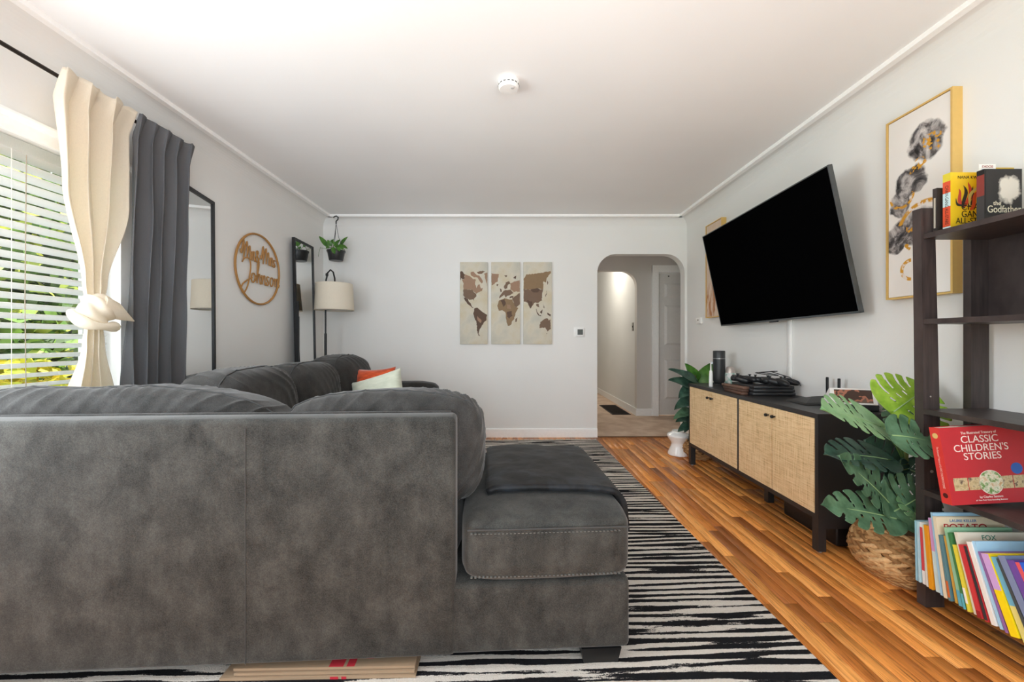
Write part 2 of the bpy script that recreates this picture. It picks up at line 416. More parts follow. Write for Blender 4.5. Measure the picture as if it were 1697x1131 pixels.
# ------------------------------------------------------------------ garden outside
g = obj('garden_lawn', MB().box(-70, XL - .2, -30, 80, -.45, -.35).mesh('lawn'), plain((92, 120, 52), .9)); g['kind'] = 'structure'
pt = obj('light_bounce_slab', MB().box(-5.6, XL - .2, -6, 9, -.36, -.345).mesh('bounce_slab'), plain((196, 192, 184), .9)); pt['kind'] = 'structure'  # pale slab out of view, added to bounce light up onto the slats
def leaf_mat(name, stops):
    m = N(name, .55, 0, .3); gm = m.n('NewGeometry')
    m.base(m.ramp(gm.outputs['Random Per Island'], stops)); m.p.inputs['Subsurface Weight'].default_value = 0
    return m.m
def foliage(name, label, cat, n, cen, rad, size, mat, seed):
    r = random.Random(seed); V = []; Fs = []
    root = thing(name, label, cat, (cen[0], cen[1], -.35))
    for _ in range(n):
        while True:
            q = Vector((r.uniform(-1, 1), r.uniform(-1, 1), r.uniform(-1, 1)))
            if .45 < q.length < 1: break
        q = q * (.8 + .3 * mn.noise(q * 2.5 + Vector((seed, 0, 0))))
        p = Vector((q.x * rad[0], q.y * rad[1], cen[2] + .35 + q.z * rad[2]))
        d = Vector((r.gauss(0, 1), r.gauss(0, 1), r.gauss(0, .6))).normalized(); u = d.orthogonal().normalized(); u.rotate(Matrix.Rotation(r.uniform(0, 6.28), 3, d))
        s = size * r.uniform(.6, 1.3); v = d.cross(u); b0 = len(V)
        V += [p - d * s, p + u * s * .45, p + d * s, p - u * s * .45]; Fs.append((b0, b0 + 1, b0 + 2, b0 + 3))
    o = obj('foliage', mesh('foliage', V, Fs), mat, root); o['kind'] = 'stuff'
    obj('trunk', MB().tube([(0, 0, 0), (.05, .03, cen[2] * .6), (0, .08, cen[2] + .3)], [.09, .07, .03], 8).mesh('trunk'), plain((84, 66, 48), .9), root)
M_fol = leaf_mat('garden_leaves', [(0, srgb(40, 62, 24)), (.4, srgb(66, 94, 36)), (.75, srgb(98, 126, 48)), (1, srgb(176, 180, 76))])
M_fol2 = leaf_mat('conifer_leaves', [(0, srgb(34, 58, 32)), (.6, srgb(62, 92, 48)), (1, srgb(110, 138, 70))])
M_yel = leaf_mat('yellow_leaves', [(0, srgb(150, 160, 40)), (.5, srgb(205, 190, 50)), (1, srgb(240, 215, 70))])
foliage('garden_tree', 'dense green tree seen through the upper blind slats', 'tree', 9000, (-5.9, 4.0, 1.9), (1.4, 1.9, 2.1), .12, M_fol, 3)
foliage('garden_tree', 'tall dark evergreen beyond the blind beside the cream curtain', 'tree', 8000, (-6.2, 7.4, 2.0), (1.5, 1.9, 2.3), .12, M_fol2, 5)
foliage('garden_tree', 'broad green tree outside at the left edge of the window', 'tree', 7000, (-7.2, .4, 2.0), (1.5, 1.8, 2.2), .12, M_fol, 8)
foliage('garden_shrub', 'yellow leaved shrub outside low behind the blind', 'shrub', 520, (-3.2, 2.62, .74), (.3, .34, .24), .055, M_yel, 11)
foliage('garden_shrub', 'long low green hedge outside behind the trees', 'shrub', 7000, (-8.6, 7.5, .7), (.7, 6.0, 1.5), .12, M_fol2, 13)

# ------------------------------------------------------------------ rug
def rug_mat():
    m = N('striped_rug', .95, 0, .1)
    tc = m.n('TexCoord'); sp = m.n('SeparateXYZ'); m.l(tc.outputs['Object'], sp.inputs[0])
    ph = m.noise(m.coord((.9, 6, 1)), 1.0, 2, .5)
    wv = m.math('SINE', m.math('ADD', m.math('MULTIPLY', sp.outputs[1], 6.2832 / .040), m.math('MULTIPLY', ph, 10.0)))
    bulk = m.noise(m.coord((2.2, 34, 1)), 1.0, 2, .45)
    n1 = m.math('ADD', m.math('MULTIPLY', wv, .13), bulk)
    n2 = m.noise(m.coord((16, 90, 1)), 2.2, 2, .6)
    n3 = m.noise(m.coord((1, 1, 1)), 260, 2, .7)
    f = m.math('ADD', m.math('ADD', n1, m.math('MULTIPLY', m.math('SUBTRACT', n2, .5), .16)), m.math('MULTIPLY', m.math('SUBTRACT', n3, .5), .10))
    c = m.ramp(f, [(.472, srgb(30, 30, 33)), (.492, srgb(72, 71, 72)), (.512, srgb(214, 208, 200))])
    m.base(m.mix(.25, c, m.ramp(n3, [(.3, (.45, .45, .45)), (.7, (1, 1, 1))]), 'MULTIPLY')); m.bump(m.math('ADD', n3, m.math('MULTIPLY', f, .8)), .7, .006); return m.m
rug = thing('area_rug', 'black and cream striped area rug with fringe under the grey sectional', 'rug', (-.37, 2.66, 0), (0, 0, R(1.9)))
def rug_mesh():
    bm = bmesh.new(); bmesh.ops.create_cube(bm, size=1); bmesh.ops.scale(bm, vec=(2.70, 3.10, .012), verts=bm.verts); bmesh.ops.translate(bm, vec=(0, 0, .0065), verts=bm.verts)
    bmesh.ops.bevel(bm, geom=bm.edges[:], offset=.004, segments=2, affect='EDGES'); return bm_mesh('rug', bm)
obj('pile', rug_mesh(), rug_mat(), rug)
fb = MB()
for k in range(150):
    x = -1.34 + 2.68 * k / 149; y = 1.55; pts = []
    a = rnd.uniform(-.5, .5)
    for j in range(5):
        pts.append((x + .018 * a * j + .006 * math.sin(j * 2 + k), y + .014 * j, .006 - .0008 * j + .002 * (j % 2)))
    fb.tube(pts, [.004, .0035, .003, .0035, .002], 4)
fo = obj('fringe', fb.mesh('fringe'), plain((214, 206, 194), .9), rug); fo['kind'] = 'stuff'

# ------------------------------------------------------------------ sectional, near piece with open chaise end
def wrinkle(amp, k, dirv, seed, fan=.6):
    dv = Vector(dirv).normalized(); off = Vector((seed * 3.1, seed * 1.7, seed))
    def fn(u, P, n):
        q = P + off
        ph = q.dot(dv) * k * .8 + 6.0 * mn.noise(q * 2.4) + 1.6 * fan * mn.noise(q * 9.0)
        rdg = 1 - abs(math.sin(ph)); mask = max(0, min(1, .42 + 1.5 * mn.noise(q * 3.6 + Vector((9, 0, 0)))))
        big = .012 * mn.noise(q * 3.3)
        sag = 0
        return P + n * (amp * (rdg ** 2.2) * mask - amp * .4 + big) 
    return fn
near = thing('sectional_chaise', 'grey velvet sectional piece seen from behind, with open chaise end', 'sofa', (.405, 1.297, 0), (0, 0, R(3.07)))
obj('base', rbox(-2.30, -.010, .004, .80, .063, .292, .02, 3), M_sofa, near)
bp = rbox(-2.30, -.578, -.002, .10, .063, .826, .018, 3)
back = obj('back_panel', bp, M_sofa, near)
obj('seam', MB().tube([(-1.222, -.0025, .07), (-1.222, -.0025, .45), (-1.222, -.0025, .80)], .0016, 5).mesh('seam'), M_seam, back)
obj('top_piping', MB().tube([(-2.29, .085, .8265), (-1.4, .085, .828), (-.6, .085, .8265)], .005, 6).mesh('pipe'), M_sofa_d, back)
def flat_puff(hx, hy, hz, p, n, seed, c, crown=.0):
    def fn(u, P, nn):
        P = P + nn * (.006 * mn.noise(P * 6 + Vector((seed, 0, 0))))
        if P.z > 0: P.z += crown * (1 - abs(u.x) ** 2.5) * (1 - abs(u.y) ** 2.5)
        return P
    return puff(hx, hy, hz, p, n, fn, c)
cu = obj('seat_cushion', flat_puff(.288, .415, .102, 9, 34, 2, (-.28, .405, .392), .022), M_sofa, near)
def stitch(z, name):
    b = MB(); y = -.0125; x = -.53
    while x < -.045:
        b.box(x, x + .0065, y + .0005, y + .012, z - .0007, z + .0007); x += .0125
    return obj(name, b.mesh('stitch'), M_stitch, cu)
stitch(.456, 'stitching'); stitch(.318, 'stitching')
obj('cushion_seam', MB().tube([(-.54, -.010, .468), (-.28, -.012, .469), (-.02, -.010, .468)], .003, 6).mesh('seam'), M_seam, cu)
obj('seat_cushion', flat_puff(.335, .35, .10, 8, 26, 4, (-.905, .46, .392)), M_sofa, near)
obj('seat_cushion', flat_puff(.335, .35, .10, 8, 26, 5, (-1.58, .46, .392)), M_sofa, near)
def back_pillow(name, hx, hy, hz, c, seed, parent, dirv, rot=(0, 0, 0), amp=.012, k=55, top=None, taper=0):
    w0 = wrinkle(amp, k, dirv, seed)
    def fn(u, P, n):
        P = w0(u, P, n)
        if top: P.z += top(u) if P.z > 0 else 0
        if taper: P.z -= taper * max(0, u.x) ** 2
        return P
    o = obj(name, puff(hx, hy, hz, 4.2, 110, fn), M_sofa_d, parent, c, rot)
    # gusset seam running over the top
    pts = []
    for sgn in (-1,):
        for i in range(41):
            a = -0.92 + 1.84 * i / 40
            v = sgn * .52; s3 = max(0, 1 - abs(a) ** 4.2 - abs(v) ** 4.2); z = s3 ** (1 / 4.2)
            u = Vector((a, v, z)); P = Vector((a * hx, v * hy, z * hz)); nn = Vector((a ** 3 / hx, v ** 3 / hy, z ** 3 / hz)).normalized()
            pts.append(fn(u, P, nn) + nn * .0015)
    obj('seam', MB().tube(pts, .0035, 6).mesh('seam', True), M_seam, o)
    return o
back_pillow('back_pillow', .365, .155, .205, (-.852, .272, .668), 1, near, (1, .35, -.85), (R(-3), 0, R(-1)), .0100, 95, lambda u: .012 * (1 - u.x * u.x))
back_pillow('back_pillow', .60, .155, .215, (-1.80, .285, .668), 2, near, (1, .3, -.85), (R(-4), R(1.0), R(1)), .0100, 85, lambda u: .022 * (1 - (u.x - .1) ** 2), .03)
def foot(parent, x, y):
    s = .066; t = .057
    V = [(x - t, y - t, .0135), (x + t, y - t, .0135), (x + t, y + t, .0135), (x - t, y + t, .0135), (x - s, y - s, .066), (x + s, y - s, .066), (x + s, y + s, .066), (x - s, y + s, .066)]
    obj('foot', MB().add(V, [(3, 2, 1, 0), (4, 5, 6, 7), (0, 1, 5, 4), (1, 2, 6, 5), (2, 3, 7, 6), (3, 0, 4, 7)]).mesh('foot'), plain((18, 18, 19), .35), parent)
foot(near, -.105, .072); foot(near, -.10, .70); foot(near, -1.9, .70)

# ------------------------------------------------------------------ sectional, far piece along the left wall
far = thing('sectional_sofa', 'grey velvet sectional piece along the left wall with far rolled arm', 'sofa', (-1.25, 2.9, 0))
ox, oy = -1.25, 2.9
obj('base', rbox(-1.72 - ox, -.70 - ox, 2.14 - oy, 3.84 - oy, .063, .30, .02, 3), M_sofa, far)
obj('back_panel', rbox(-1.80 - ox, -1.70 - ox, 2.10 - oy, 3.86 - oy, .063, .80, .02, 3), M_sofa, far)
def arm_fn(u, P, n): return P + n * (.008 * mn.noise(P * 6))
obj('arm', puff(.535, .105, .155, 6, 30, arm_fn, (-1.205 - ox, 3.765 - oy, .53)), M_sofa_d, far)
obj('arm_front', rbox(-1.70 - ox, -.705 - ox, 3.69 - oy, 3.84 - oy, .063, .5, .02, 3), M_sofa, far)
for yc in (2.53, 3.28):
    obj('seat_cushion', flat_puff(.36, .375, .1, 8, 24, yc, (-1.06 - ox, yc - oy, .395)), M_sofa, far)
def side_pillow(yc, hw, zc, seed, hz=.225, xc=-1.42, hx=.215):
    w0 = wrinkle(.010, 70, (.3, 1, .6), seed)
    o = obj('back_pillow', puff(hx, hw, hz, 3.0, 62, lambda u, P, n: w0(u, P, n)), M_sofa_d, far, (xc - ox, yc - oy, zc), (0, R(-6), 0))
    pts = []
    for i in range(33):
        a = -.9 + 1.8 * i / 32; v = .45; z = max(0, 1 - abs(a) ** 3 - abs(v) ** 3) ** (1 / 3)
        u = Vector((v, a, z)); P = Vector((v * hx, a * hw, z * hz)); nn = Vector((v ** 2 / hx, math.copysign(a * a, a) / hw, z ** 2 / hz)).normalized()
        pts.append(w0(u, P, nn) + nn * .0012)
    obj('seam', MB().tube(pts, .0035, 6).mesh('seam', True), M_seam, o)
side_pillow(3.33, .335, .715, 21, .235)
side_pillow(2.70, .315, .70, 22, .225)
side_pillow(2.10, .305, .70, 23, .23)
foot(far, -.78 - ox, 3.72 - oy); foot(far, -1.62 - ox, 3.76 - oy)

# throw pillows
def throw(name, label, c, h, mat, rot, seed, wx=.23):
    def fn(u, P, n):
        e = max(abs(u.x), abs(u.z)); m_ = abs(u.x * u.z)
        P = Vector((P.x * (1 + .10 * m_ - .05 * (1 - abs(u.z)) * 0), P.y, P.z * (1 + .10 * m_)))
        P.x *= 1 - .07 * (1 - u.z * u.z) * 0
        return P + n * .004 * mn.noise(P * 14 + Vector((seed, 0, 0)))
    V = []; Fs = []; nn = 26
    for side in (-1, 1):
        for i in range(nn + 1):
            for j in range(nn + 1):
                a = 2 * i / nn - 1; c_ = 2 * j / nn - 1
                th = .075 * ((1 - a ** 4) * (1 - c_ ** 4)) ** .55
                pull = 1 - .09 * (1 - abs(c_) ** 2) * abs(a) ** 3; pull2 = 1 - .09 * (1 - abs(a) ** 2) * abs(c_) ** 3
                P = Vector((a * wx * pull, side * th, c_ * h * pull2))
                P.y += .006 * side * mn.noise(P * 12 + Vector((seed, side, 0))) * (1 if th > .01 else 0)
                V.append(P)
    s = nn + 1
    for sd in range(2):
        for i in range(nn):
            for j in range(nn):
                f = [sd * s * s + i * s + j, sd * s * s + (i + 1) * s + j, sd * s * s + (i + 1) * s + j + 1, sd * s * s + i * s + j + 1]
                Fs.append(tuple(f if sd == 0 else f[::-1]))
    me = mesh('throw', V, Fs, True)
    bm = bmesh.new(); bm.from_mesh(me); bmesh.ops.remove_doubles(bm, verts=bm.verts, dist=1e-5); bm.to_mesh(me); bm.free()
    return tag(obj(name, me, mat, None, c, rot), label, 'pillow')
def velvet(name, a, b):
    m = N(name, .7, 0, .2); m.base(m.ramp(m.noise(m.coord((1, 1, 3)), 14, 4, .6), [(.35, srgb(*a)), (.65, srgb(*b))])); m.p.inputs['Sheen Weight'].default_value = .4; return m.m
throw('throw_pillow', 'burnt orange velvet throw pillow behind the mint one', (-1.075, 3.18, .655), .20, velvet('orange_velvet', (168, 58, 24), (214, 88, 42)), (R(-14), R(-4), R(-8)), 3, .168)
throw('throw_pillow', 'pale mint green throw pillow leaning in the far sofa corner', (-1.00, 3.04, .648), .165, velvet('mint_cotton', (206, 214, 196), (222, 228, 212)), (R(-18), R(-17), R(-6)), 6, .212)

# folded black plush blanket over the chaise cushion
def blanket():
    nx, ny = 44, 40; V = []; Fs = []
    for j in range(ny + 1):
        t = j / ny
        for i in range(nx + 1):
            s = i / nx
            x = -.485 + s * .60           # arc length across, folds over the right edge of the cushion
            y = .165 + t * .64 + .012 * math.sin(s * 5 + 1)
            edge = -.05; z = .507 + .018 * (1 - min(1, abs((x + .28) / .29)) ** 2.5) * (1 - min(1, abs((y - .405) / .42)) ** 2.5)
            crown = .0
            if x > edge:
                d = x - edge; r = .05
                if d < r * 1.45: a = d / r; px, pz = edge + r * math.sin(a), z - r * (1 - math.cos(a))
                else:
                    a = 1.45; e = d - r * 1.45; px, pz = edge + r * math.sin(a) + e * math.cos(a), z - r * (1 - math.cos(a)) - e * math.sin(a)
                x2, z2 = px + .012, pz
            else: x2, z2 = x + .012, z
            if t > .9: z2 -= (t - .9) * .12
            if s < .05: z2 -= (.05 - s) * .2
            z2 += .004 * mn.noise(Vector((x * 9, y * 9, 1))) + .002 * mn.noise(Vector((x * 30, y * 30, 2)))
            V.append((x2, y, z2))
    w_ = nx + 1
    for j in range(ny):
        for i in range(nx): Fs.append((j * w_ + i, j * w_ + i + 1, (j + 1) * w_ + i + 1, (j + 1) * w_ + i))
    me = mesh('blanket', V, Fs, True)
    m = N('black_plush', .6, 0, .3); v = m.coord()
    nn = m.noise(v, 5.5, 3, .6, 1.5); fine = m.noise(v, 240, 2)
    m.base(m.ramp(nn, [(.44, srgb(13, 13, 15)), (.50, srgb(20, 22, 25)), (.66, srgb(38, 42, 48))])); m.bump(m.math('ADD', nn, m.math('MULTIPLY', fine, .3)), .4, .006)
    m.p.inputs['Sheen Weight'].default_value = .05
    o = tag(obj('throw_blanket', me, m.m), 'folded black plush blanket draped over the chaise seat', 'blanket')
    o.matrix_world = Matrix.Translation((.405, 1.297, 0)) @ Matrix.Rotation(R(3.07), 4, 'Z')
    solid(o, .022, 1)
    return o
blanket()

# flattened cardboard under the sofa
cb = thing('cardboard_sheet', 'flattened brown cardboard carton with red print under the sofa', 'cardboard', (-.60, 1.275, .0135), (0, 0, R(1.2)))
M_card = plain((150, 128, 104), .85)
for k, (a, b_, z) in enumerate(((-.30, .305, 0), (-.26, .30, .010), (-.265, .30, .020))):
    obj('layer', MB().box(a, b_, -.035 + .006 * k, .40, z, z + .008).mesh('layer'), M_card, cb)
M_redp = plain((176, 38, 52), .8)
obj('printed_bars', MB().box(.04, .065, -.036, -.0352, .0, .008).box(.075, .09, -.036, -.0352, 0, .008).box(.03, .075, -.022, .03, .0281, .0285).box(.085, .11, -.022, .05, .0281, .0285).box(.0, .07, .035, .05, .0281, .0285).mesh('print'), M_redp, cb)
text('lettering', 'D', .035, M_redp, cb, frame_mat((.15, .02, .0284), (0, 1, 0), (-1, 0, 0)))

# ------------------------------------------------------------------ curtains on the rod
rod = thing('curtain_rod', 'thin dark bronze curtain rod above the left window', 'curtain rod', (-1.955, 1.15, 2.215))
M_rod = plain((52, 46, 42), .35, .6)
obj('pole', MB().tube([(0, -1.2, 0), (0, 1.27, 0)], .009, 10).mesh('pole', True), M_rod, rod)
obj('finial', MB().lathe([(.004, -.02), (.014, -.008), (.014, .008), (.004, .02)], 12).mesh('fin', True), M_rod, rod, (0, 1.28, 0), (R(90), 0, 0))
for y in (-1.0, 1.235):
    obj('bracket', MB().box(-.105, 0, y - .006, y + .006, -.02, -.008).box(-.105, -.1, y - .012, y + .012, -.05, .03).mesh('br'), M_rod, rod)
M_cream = cloth_mat('cream_linen', (250, 243, 230), .5)
M_grey = cloth_mat('charcoal_curtain', (102, 103, 106), .03)
def curtain(z0, z1, wfun, cfun, pleats, amp, nz=70, nu=120, seed=0, xoff=None):
    V = []; Fs = []
    for j in range(nz + 1):
        z = z0 + (z1 - z0) * j / nz; t = (z - z0) / (z1 - z0); w_ = wfun(z); c_ = cfun(z)
        for i in range(nu + 1):
            u = i / nu
            ph = u * pleats * 2 * math.pi + 2.0 * mn.noise(Vector((u * 3.5, z * .9, seed)))
            a = amp * (w_ / wfun(z1)) ** .5 * (1 + .5 * mn.noise(Vector((u * 4, z * 1.3, seed + 4))))
            y = c_ + (u - .5) * w_ + .25 * a * math.sin(2 * ph + 1)
            x = a * math.sin(ph) + .01 * mn.noise(Vector((u * 5, z * 3, seed + 9)))
            if z > z1 - .12: x = x * (.35 + .65 * (z1 - z) / .12) + .043 * (1 - (z1 - z) / .12); y += .003 * mn.noise(Vector((u * 40, z * 30, seed)))
            zz = z + (.012 * mn.noise(Vector((u * 9, 0, seed))) if j == nz else 0)
            if xoff: x += xoff(z)
            V.append((x, y, zz))
    w2 = nu + 1
    for j in range(nz):
        for i in range(nu): Fs.append((j * w2 + i, j * w2 + i + 1, (j + 1) * w2 + i + 1, (j + 1) * w2 + i))
    return mesh('curtain', V, Fs, True)
def lerp(pts):
    def f(z):
        for (za, a), (zb, b_) in zip(pts, pts[1:]):
            if z <= zb:
                t = max(0, (z - za) / (zb - za)); t = t * t * (3 - 2 * t); return a + (b_ - a) * t
        return pts[-1][1]
    return f
gc = thing('curtain', 'charcoal grey floor length curtain beside the mirror', 'curtain', (-1.955, 2.2, 0))
solid(obj('drape', curtain(.03, 2.245, lerp([(0, .34), (1.0, .355), (2.245, .36)]), lerp([(0, 0.0), (1, -.005), (2.245, .03)]), 4.5, .032, seed=2), M_grey, gc), .003)
cc = thing('curtain', 'cream linen curtain tied in a knot before the blind', 'curtain', (-1.955, 1.87, 0))
wf = lerp([(.25, .30), (.75, .20), (1.06, .085), (1.2, .05), (1.34, .10), (1.75, .30), (2.245, .345)])
cf = lerp([(.25, -.03), (1.06, -.005), (1.2, .0), (1.5, .0), (2.245, .0)])
solid(obj('drape', curtain(.25, 2.245, wf, cf, 3.2, .034, nz=110, seed=6), M_cream, cc), .003)
kn = MB(); ring = []
for i in range(36):
    a = 2 * math.pi * i / 36
    ring.append((.05 * math.sin(a) + .012, .082 * math.cos(a) - .012, 1.155 + .03 * math.cos(a + 2.4) + .012 * math.sin(2 * a)))
kn.tube(ring, [.021 + .005 * math.sin(3 * 2 * math.pi * i / 36) for i in range(36)], 10, True)
ko = obj('knot', kn.mesh('knot', True), M_cream, cc)
def hood(u, P, n):
    P = P + n * .008 * math.sin(P.z * 90 + P.y * 60 + 3 * mn.noise(P * 12))
    return P
obj('knot_fold', puff(.05, .072, .075, 2.0, 34, hood, (.022, -.004, 1.212)), M_cream, cc)
tip = MB(); n_ = 10
pts = []; 
tip.tube([(.03, .0, 1.235), (.045, .05, 1.215), (.05, .10, 1.188), (.05, .150, 1.168)], [.05, .042, .022, .003], 10)
obj('knot_tail', tip.mesh('tail', True), M_cream, cc)

# ------------------------------------------------------------------ mirrors, round sign
def mirror_mat():
    m = N('mirror_glass', .015, 1.0); m.base((.9, .91, .9)); return m.m
M_mirror = mirror_mat()
def mirror(label, loc, rz, w_, h, lean):
    t = thing('floor_mirror', label, 'mirror', loc, (0, 0, rz), 'leaning floor mirrors')
    f = .022
    sub = Matrix.Rotation(lean, 4, 'Y')
    def P(b): b.V = [sub @ v for v in b.V]; return b
    b = MB(); b.box(-.012, .012, 0, f, 0, h).box(-.012, .012, w_ - f, w_, 0, h).box(-.012, .012, f, w_ - f, h - f, h).box(-.012, .012, f, w_ - f, 0, f)
    obj('frame', P(b).mesh('frame'), M_blackmetal, t)
    obj('glass', P(MB().box(-.008, .004, f, w_ - f, f, h - f)).mesh('glass'), M_mirror, t)
    obj('backing', P(MB().box(-.013, -.0085, .004, w_ - .004, .004, h - .004)).mesh('backing'), M_black, t)
    return t
mirror('large black framed floor mirror behind the charcoal curtain', (-1.957, 2.385, .012), R(11.5), .37, 2.012, R(-.4))
m2 = mirror('narrow black framed floor mirror beside the arc lamp', (-1.965, 3.70, .012), R(2.5), .40, 2.02, R(-1.3))
obj('easel_leg', MB().box(-.015, .015, -.022, -.002, .0, 1.28).box(-.010, .01, -.014, -.002, 1.28, 1.42).mesh('leg'), M_blackmetal, m2)

sg = thing('round_sign', 'round wooden name sign in script letters on the left wall', 'sign', (XL + .012, 3.255, 1.845))
sg.location.z = 1.07 + (564.5 - 447) * 3.255 / F
M_signw = plain((176, 128, 70), .5)
Rr = .283
obj('hoop', MB().tube([(0, Rr * math.cos(2 * math.pi * i / 64), Rr * math.sin(2 * math.pi * i / 64)) for i in range(64)], .0085, 8, True).mesh('hoop', True), M_signw, sg)
def smooth_poly(pts, n=6):
    out = []
    P = [pts[0]] + list(pts) + [pts[-1]]
    for i in range(1, len(P) - 2):
        p0, p1, p2, p3 = P[i - 1], P[i], P[i + 1], P[i + 2]
        for k in range(n):
            t = k / n
            out.append(tuple(.5 * ((2 * p1[c]) + (-p0[c] + p2[c]) * t + (2 * p0[c] - 5 * p1[c] + 4 * p2[c] - p3[c]) * t * t + (-p0[c] + 3 * p1[c] - 3 * p2[c] + p3[c]) * t ** 3) for c in (0, 1)))
    out.append(tuple(pts[-1])); return out
GL = {  # script glyph strokes, x advance; unit height 1
 'M': ([[(0, .45), (.06, .25), (.12, .55), (.2, 1), (.22, .5), (.2, 0)], [(.2, .1), (.3, .6), (.42, .95), (.44, .5), (.42, .05)], [(.42, .2), (.52, .6), (.6, .75), (.62, .4), (.64, .05), (.7, .12)]], .68),
 'r': ([[(0, .1), (.06, .5), (.07, .0)], [(.07, .2), (.12, .45), (.2, .5), (.2, .2), (.24, .02), (.3, .12)]], .27),
 's': ([[(.0, .06), (.07, .0), (.14, .09), (.10, .2), (.04, .3), (.07, .42), (.16, .40)]], .22),
 '&': ([[(.29, .0), (.11, .46), (.12, .62), (.2, .60), (.18, .44), (.05, .22), (.08, .03), (.19, .04), (.28, .24)]], .36),
 'J': ([[(-.02, .8), (.1, 1.0), (.3, 1.02), (.38, .75), (.34, .3), (.22, -.25), (.05, -.55), (-.06, -.42), (.02, -.15), (.3, .1), (.45, .2)]], .42),
 'o': ([[(.13, .42), (.04, .38), (.0, .15), (.06, .0), (.15, .08), (.18, .3), (.13, .42), (.2, .3), (.27, .35)]], .24),
 'h': ([[(0, .1), (.12, .7), (.14, .95), (.08, .9), (.05, .3), (.04, 0)], [(.04, .1), (.12, .4), (.18, .4), (.19, .1), (.24, .0), (.3, .12)]], .26),
 'n': ([[(0, .3), (.04, .4), (.05, 0)], [(.05, .1), (.13, .4), (.19, .38), (.19, .1), (.24, 0), (.3, .14)]], .26)}
def script(word, y0, z0, width, hgt):
    tot = sum(GL[c][1] for c in word); k = width / tot; y = y0
    for c in word:
        b = MB()
        for st in GL[c][0]:
            pp = smooth_poly([(y + p[0] * k, z0 + p[1] * hgt) for p in st], 5)
            b.tube([(0, a, q) for a, q in pp], [.0055] * len(pp), 6)
        obj('script_letter', b.mesh('letter', True), M_signw, sg); y += GL[c][1] * k
script('Mr&Mrs', -.225, .055, .46, .145)
script('Johnson', -.20, -.115, .475, .175)

# ------------------------------------------------------------------ floor lamp
lp = thing('floor_lamp', 'black arc floor lamp with cream drum shade in the corner', 'lamp', (-1.862, 4.03, 0))
obj('base', MB().lathe([(.13, 0), (.13, .015), (.12, .022), (.02, .026)], 28).mesh('base', True), M_blackmetal, lp)
obj('pole', MB().tube([(0, 0, .02), (0, 0, 1.14)], .0125, 12).tube([(0, 0, 1.14), (0, 0, 1.60)], .008, 10).mesh('pole', True), M_blackmetal, lp)
arcp = [(0, 0, 1.58), (.005, 0, 1.68), (.022, 0, 1.755), (.05, 0, 1.785), (.078, 0, 1.76), (.092, 0, 1.70), (.095, 0, 1.62)]
arcp = [Vector(p) for p in arcp]
obj('arm', MB().tube(arcp, .008, 10).mesh('arm', True), M_blackmetal, lp)
obj('joint', MB().lathe([(.012, -.015), (.014, 0), (.012, .015)], 12, (.014, 0, 1.735)).mesh('j', True), M_black, lp)
M_shade = cloth_mat('linen_shade', (242, 234, 218), .25)
sh = solid(obj('lamp_shade', mesh('shade', [(r * math.cos(2 * math.pi * i / 48), r * math.sin(2 * math.pi * i / 48), z) for z, r in ((1.37, .183), (1.38, .183), (1.49, .177), (1.625, .171), (1.635, .171)) for i in range(48)],
    [(k * 48 + i, k * 48 + (i + 1) % 48, (k + 1) * 48 + (i + 1) % 48, (k + 1) * 48 + i) for k in range(4) for i in range(48)], True), M_shade, lp, (.115, -.06, 0)), .003)
obj('diffuser', MB().lathe([(.178, 1.378), (.178, 1.382)], 40).mesh('diff'), plain((236, 232, 224), .7), lp, (.115, -.06, 0))
obj('shade_trim', MB().tube([(.184 * math.cos(2 * math.pi * i / 48), .184 * math.sin(2 * math.pi * i / 48), 1.371) for i in range(48)], .003, 6, True).mesh('trim', True), plain((206, 196, 178), .8), lp, (.115, -.06, 0))

# ------------------------------------------------------------------ hanging plant
def leaf_mesh(L, W, bend=.15, cup=.12, slits=0, nu=26, nv=9, heart=.25, wave=0, seed=0, holes=True):
    r = random.Random(seed); V = []; Fs = []; idx = {}
    sl_ = []
    for side in (-1, 1):
        for k in range(slits):
            c = .20 + .62 * (k + .5) / slits + r.uniform(-.02, .02); sl_.append((side, c, .016 + .006 * r.random(), .32 + .18 * r.random()))
    hl = [(side, .27 + .42 * k / 3 + r.uniform(-.04, .04), .24) for side in (-1, 1) for k in range(3)] if holes and slits else []
    def half(u):   # half width profile
        return W / 2 * (math.sin(math.pi * min(1, u ** .62)) ** .75) if u < 1 else 0
    def P(u, v, side):
        h = half(u) * (1 - .13 * v * v * max([0] + [math.exp(-((u - c) / .035) ** 2) for sd, c, wd, v0 in sl_ if sd == side]))
        x = L * (u - heart * (1 - u) ** 2 * (v ** 1.3) * .9 + (.16 * v * v * (1 - u) if slits else .03 * v))
        y = side * v * h
        if slits: x += .10 * L * v * v * math.sin(math.pi * u)
        z = -bend * L * (x / L) ** 2 + cup * W * v * v * (.6) - .0
        z += wave * math.sin(u * 9 + side) * v * W
        return Vector((x, y, z))
    for side in (-1, 1):
        for i in range(nu):
            for j in range(nv):
                um = (i + .5) / nu; vm = (j + .5) / nv
                skip = False
                for (sd, c, wd, v0) in sl_:
                    if sd == side and vm > v0 and abs(um - c) < wd * (.6 + .8 * (vm - v0) / (1 - v0)): skip = True
                for (sd, c, v0) in hl:
                    if sd == side and abs(um - c) < .014 and abs(vm - v0) < .06: skip = True
                if skip: continue
                f = []
                for di, dj in ((0, 0), (1, 0), (1, 1), (0, 1)):
                    k = (i + di, (j + dj) * side if j + dj else 0)
                    if k not in idx: idx[k] = len(V); V.append(P((i + di) / nu, (j + dj) / nv, side))
                    f.append(idx[k])
                Fs.append(tuple(f if side > 0 else f[::-1]))
    return mesh('leaf', V, Fs, True)
